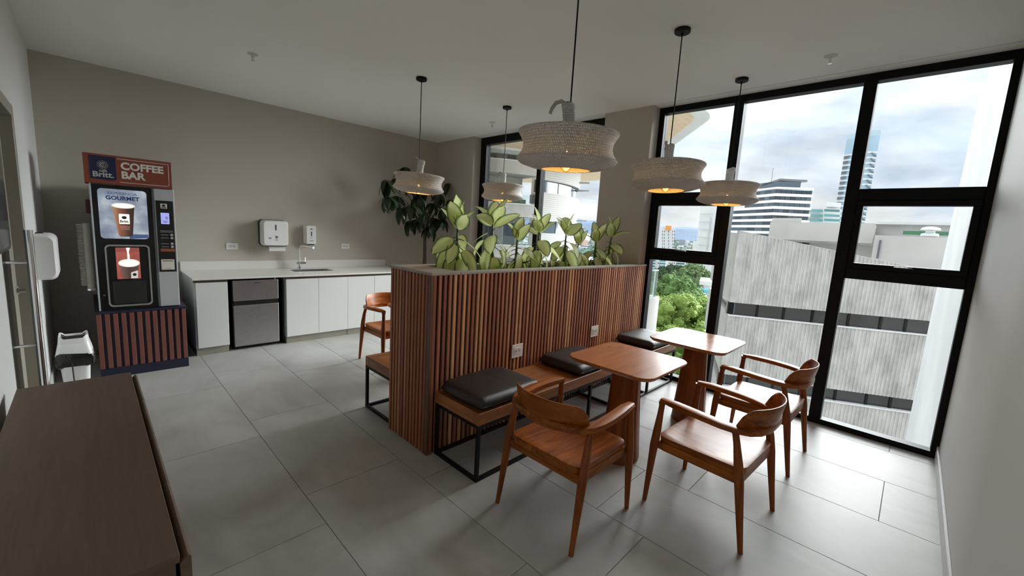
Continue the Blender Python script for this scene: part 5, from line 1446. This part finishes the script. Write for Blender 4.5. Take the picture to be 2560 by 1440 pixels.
# overhanging canopy of the same tower, timber soffit
cn = thing('timber_canopy', 'white edged canopy with a timber soffit projecting above the curved tower', 'canopy', (ct_.x, ct_.y, 7.0))
tip = flat2(at_z(1605, 300, 7.2))
def hull(r0, r1, n=40):
    d = (tip-ct_); base = math.atan2(d.y, d.x); al = math.acos(max(-1, min(1, (r0-r1)/d.length)))
    pts = [(tip.x+r1*math.cos(base+a), tip.y+r1*math.sin(base+a)) for a in arc(-al, al, n//2)]
    pts += [(ct_.x+r0*math.cos(base+a), ct_.y+r0*math.sin(base+a)) for a in arc(al, 2*math.pi-al, n)]
    return pts
put('canopy_slab', MB().prism(hull(13.5, 3.0), 7.2, 7.75), WHITE_R, cn, smooth=True, angle=30)
sof = put('timber_soffit', MB().prism(hull(13.0, 2.3), 7.17, 7.2), wood('soffit_timber', (.78, .60, .42), (.62, .46, .30), .6, 'X', .5), cn)
ring_part('crown_ring', aL2, aR2, RT-.4, RT-.05, 6.75, 7.17, WHITE_R)

# --- trees
def foliage_mat(name, c1, c2):
    m, nt, b = _new(name); N = nt.nodes.new; L = nt.links.new
    tc = N('ShaderNodeTexCoord'); n = N('ShaderNodeTexNoise'); n.inputs['Scale'].default_value = 1.3; n.inputs['Detail'].default_value = 9; n.inputs['Roughness'].default_value = .75; L(tc.outputs['Object'], n.inputs['Vector'])
    cr = N('ShaderNodeValToRGB'); cr.color_ramp.elements[0].position = .34; cr.color_ramp.elements[0].color = (*c2, 1); cr.color_ramp.elements[1].position = .66; cr.color_ramp.elements[1].color = (*c1, 1)
    L(n.outputs['Fac'], cr.inputs[0]); L(cr.outputs[0], b.inputs['Base Color']); b.inputs['Roughness'].default_value = .8
    bp = N('ShaderNodeBump'); bp.inputs['Strength'].default_value = 1.0; bp.inputs['Distance'].default_value = .5; L(n.outputs['Fac'], bp.inputs['Height']); L(bp.outputs[0], b.inputs['Normal'])
    return m
F_BRIGHT = foliage_mat('bright_foliage', (.44, .60, .13), (.16, .28, .05))
F_MID = foliage_mat('mid_foliage', (.22, .38, .10), (.06, .15, .035))
F_DARK = foliage_mat('dark_foliage', (.09, .17, .075), (.03, .07, .03))
F_GREY = foliage_mat('grey_green_foliage', (.28, .42, .18), (.10, .18, .065))
def ico(sub):
    bm = bmesh.new(); bmesh.ops.create_icosphere(bm, subdivisions=sub, radius=1)
    v = [p.co.copy() for p in bm.verts]; f = [[q.index for q in fc.verts] for fc in bm.faces]; bm.free(); return v, f
ICO2, ICO1 = ico(2), ico(1)
def crown(c, rx, rz, blobs, seed, br, leaf):
    """clumped crown: noisy inner masses plus a shell of small leaf sprays"""
    r = random.Random(seed); mb = MB(); c = Vector(c); blobs = int(blobs*1.5); br *= .85
    for k in range(blobs):
        th = r.random()*6.283; cz_ = r.uniform(-.5, 1); rad = math.sqrt(max(0, 1-cz_*cz_))
        q = Vector((math.cos(th)*rad*rx, math.sin(th)*rad*rx, cz_*rz))*r.uniform(.70, 1.0)
        s = br*r.uniform(.6, 1.3); off = Vector((r.random()*50, r.random()*50, 0))
        mb.add([c+q+Vector((p.x, p.y, p.z*.85))*s*.86*(1+.45*mnoise.noise(p*1.7+off)) for p in ICO2[0]], ICO2[1])
        for j in range(150):
            d = Vector((r.gauss(0, 1), r.gauss(0, 1), r.gauss(.25, 1))).normalized(); n = 1+.45*mnoise.noise(d*1.7+off)
            p = c+q+Vector((d.x, d.y, d.z*.85))*s*n*r.uniform(.82, 1.12)
            e1 = d.cross(Vector((r.gauss(0, 1), r.gauss(0, 1), r.gauss(0, 1)))).normalized()*leaf*r.uniform(.6, 1.3); e2 = (d+Vector((0, 0, .4))).cross(e1).normalized()*leaf*r.uniform(.4, .8)
            tl = d*leaf*r.uniform(-.5, .5)
            mb.add([p-e1*.5, p+e2*.6+tl, p+e1*.5, p-e2*.6-tl], [(0, 1, 2, 3)])
    return mb
def tree(nm, label, px, py, D, rx, rz, blobs, br, mat, seed):
    c = at_D(px, py, D)
    t = thing(nm, label, 'tree', (c.x, c.y, GZ), 0, 'trees below the window')
    put('crown', crown(c, rx, rz, blobs, seed, br, .0040*D), mat, t)
    put('trunk', MB().tube([(c.x, c.y, GZ), (c.x, c.y, c.z)], [.5, .25], 8), BARK, t, smooth=True)
    return t
tree('leafy_tree', 'big rounded dark green tree in the middle of the view below', 1686, 748, 92, 4.5, 4.8, 60, 1.5, F_MID, 1)
tree('leafy_tree', 'flat topped grey green tree in front of the white offices', 1735, 692, 125, 4.6, 3.0, 40, 1.5, F_GREY, 2)
tree('leafy_tree', 'dark tree mass below the white office row, left part', 1655, 690, 150, 5.0, 2.0, 30, 1.8, F_DARK, 3)
tree('leafy_tree', 'dark rounded tree directly below the teal office windows', 1685, 688, 152, 4.6, 2.6, 30, 1.8, F_DARK, 4)
tree('leafy_tree', 'dark tree mass below the white office row, right part', 1706, 691, 158, 4.4, 1.8, 24, 1.8, F_DARK, 5)
tree('leafy_tree', 'yellow green tree filling the lower left of the pane above the table', 1675, 822, 58, 5.2, 4.6, 70, 1.15, F_BRIGHT, 6)
tree('leafy_tree', 'yellow green tree in front of the pool house', 1745, 812, 62, 4.6, 3.6, 60, 1.15, F_BRIGHT, 7)
tree('leafy_tree', 'darker green tree at the right edge above the table top', 1790, 840, 60, 3.6, 3.6, 40, 1.2, F_MID, 8)
tree('leafy_tree', 'bright green tree below the table height near the window foot', 1700, 905, 46, 5.2, 4.2, 70, 1.1, F_BRIGHT, 9)
tree('leafy_tree', 'small tree hiding the foot of the pool house', 1720, 765, 84, 2.6, 2.4, 24, 1.2, F_MID, 10)
tree('leafy_tree', 'green tree far below behind the end of the bench', 1640, 960, 44, 5.0, 3.4, 50, 1.2, F_BRIGHT, 11)

# --- ground, distant town and hills
gm = plain('town_ground', (.40, .40, .36), .95, noise=.3, nscale=.02)
g = struct(put('ground', MB().box((-600, -3000, GZ-3), (9500, 9500, GZ)), gm))
r = random.Random(12); ctr = random.Random(13)
mbs = [MB(), MB(), MB()]
for k in range(2600):
    D = math.exp(r.uniform(math.log(650), math.log(5600))); a = math.radians(r.uniform(-2, 58))
    x, y = D*math.cos(a), D*math.sin(a); s = r.uniform(7, 18)*(1+D/3200); h = r.uniform(3, 7)*(1+D/4500)
    if r.random() < .03: h *= 3.2
    mbs[ctr.choice((0, 0, 1, 2))].box((x-s/2, y-s*.4, GZ), (x+s/2, y+s*.4, GZ+h))
for mb, nm, c, lab in ((mbs[0], 'white', (.52, .54, .57), 'tiny white houses of the distant town'), (mbs[1], 'grey', (.28, .31, .35), 'tiny grey roofs of the distant town'), (mbs[2], 'terracotta', (.30, .20, .16), 'tiny reddish roofs of the distant town')):
    o = tag(put('town_houses', mb, plain('town_'+nm, c, .9)), lab, 'houses'); o['kind'] = 'stuff'
mb = MB()
for k in range(2200):
    D = math.exp(r.uniform(math.log(500), math.log(5000))); a = math.radians(r.uniform(-2, 58)); s = r.uniform(4, 8)*(1+D/1500)
    x, y = D*math.cos(a), D*math.sin(a)
    mb.add([(x+p.x*s, y+p.y*s, GZ+2+p.z*s*.7) for p in ICO1[0]], ICO1[1])
o = tag(put('town_trees', mb, plain('town_foliage', (.06, .11, .08), .95)), 'tree tops scattered through the distant town', 'trees'); o['kind'] = 'stuff'
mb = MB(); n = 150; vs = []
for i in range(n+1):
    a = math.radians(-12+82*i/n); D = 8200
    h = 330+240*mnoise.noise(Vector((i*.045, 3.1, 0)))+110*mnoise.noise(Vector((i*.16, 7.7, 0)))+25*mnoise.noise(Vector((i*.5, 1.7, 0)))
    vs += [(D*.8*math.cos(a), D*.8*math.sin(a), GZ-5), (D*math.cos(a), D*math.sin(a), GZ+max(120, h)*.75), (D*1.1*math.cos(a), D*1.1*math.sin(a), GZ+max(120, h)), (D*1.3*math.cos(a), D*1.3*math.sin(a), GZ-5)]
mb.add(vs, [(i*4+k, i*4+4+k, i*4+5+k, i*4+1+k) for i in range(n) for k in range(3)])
struct(put('hills', mb, plain('haze_tinted_hills', (.075, .12, .19), 1.0, noise=.15, nscale=.003), smooth=True))  # aerial haze is put into the blue base colour of the hills
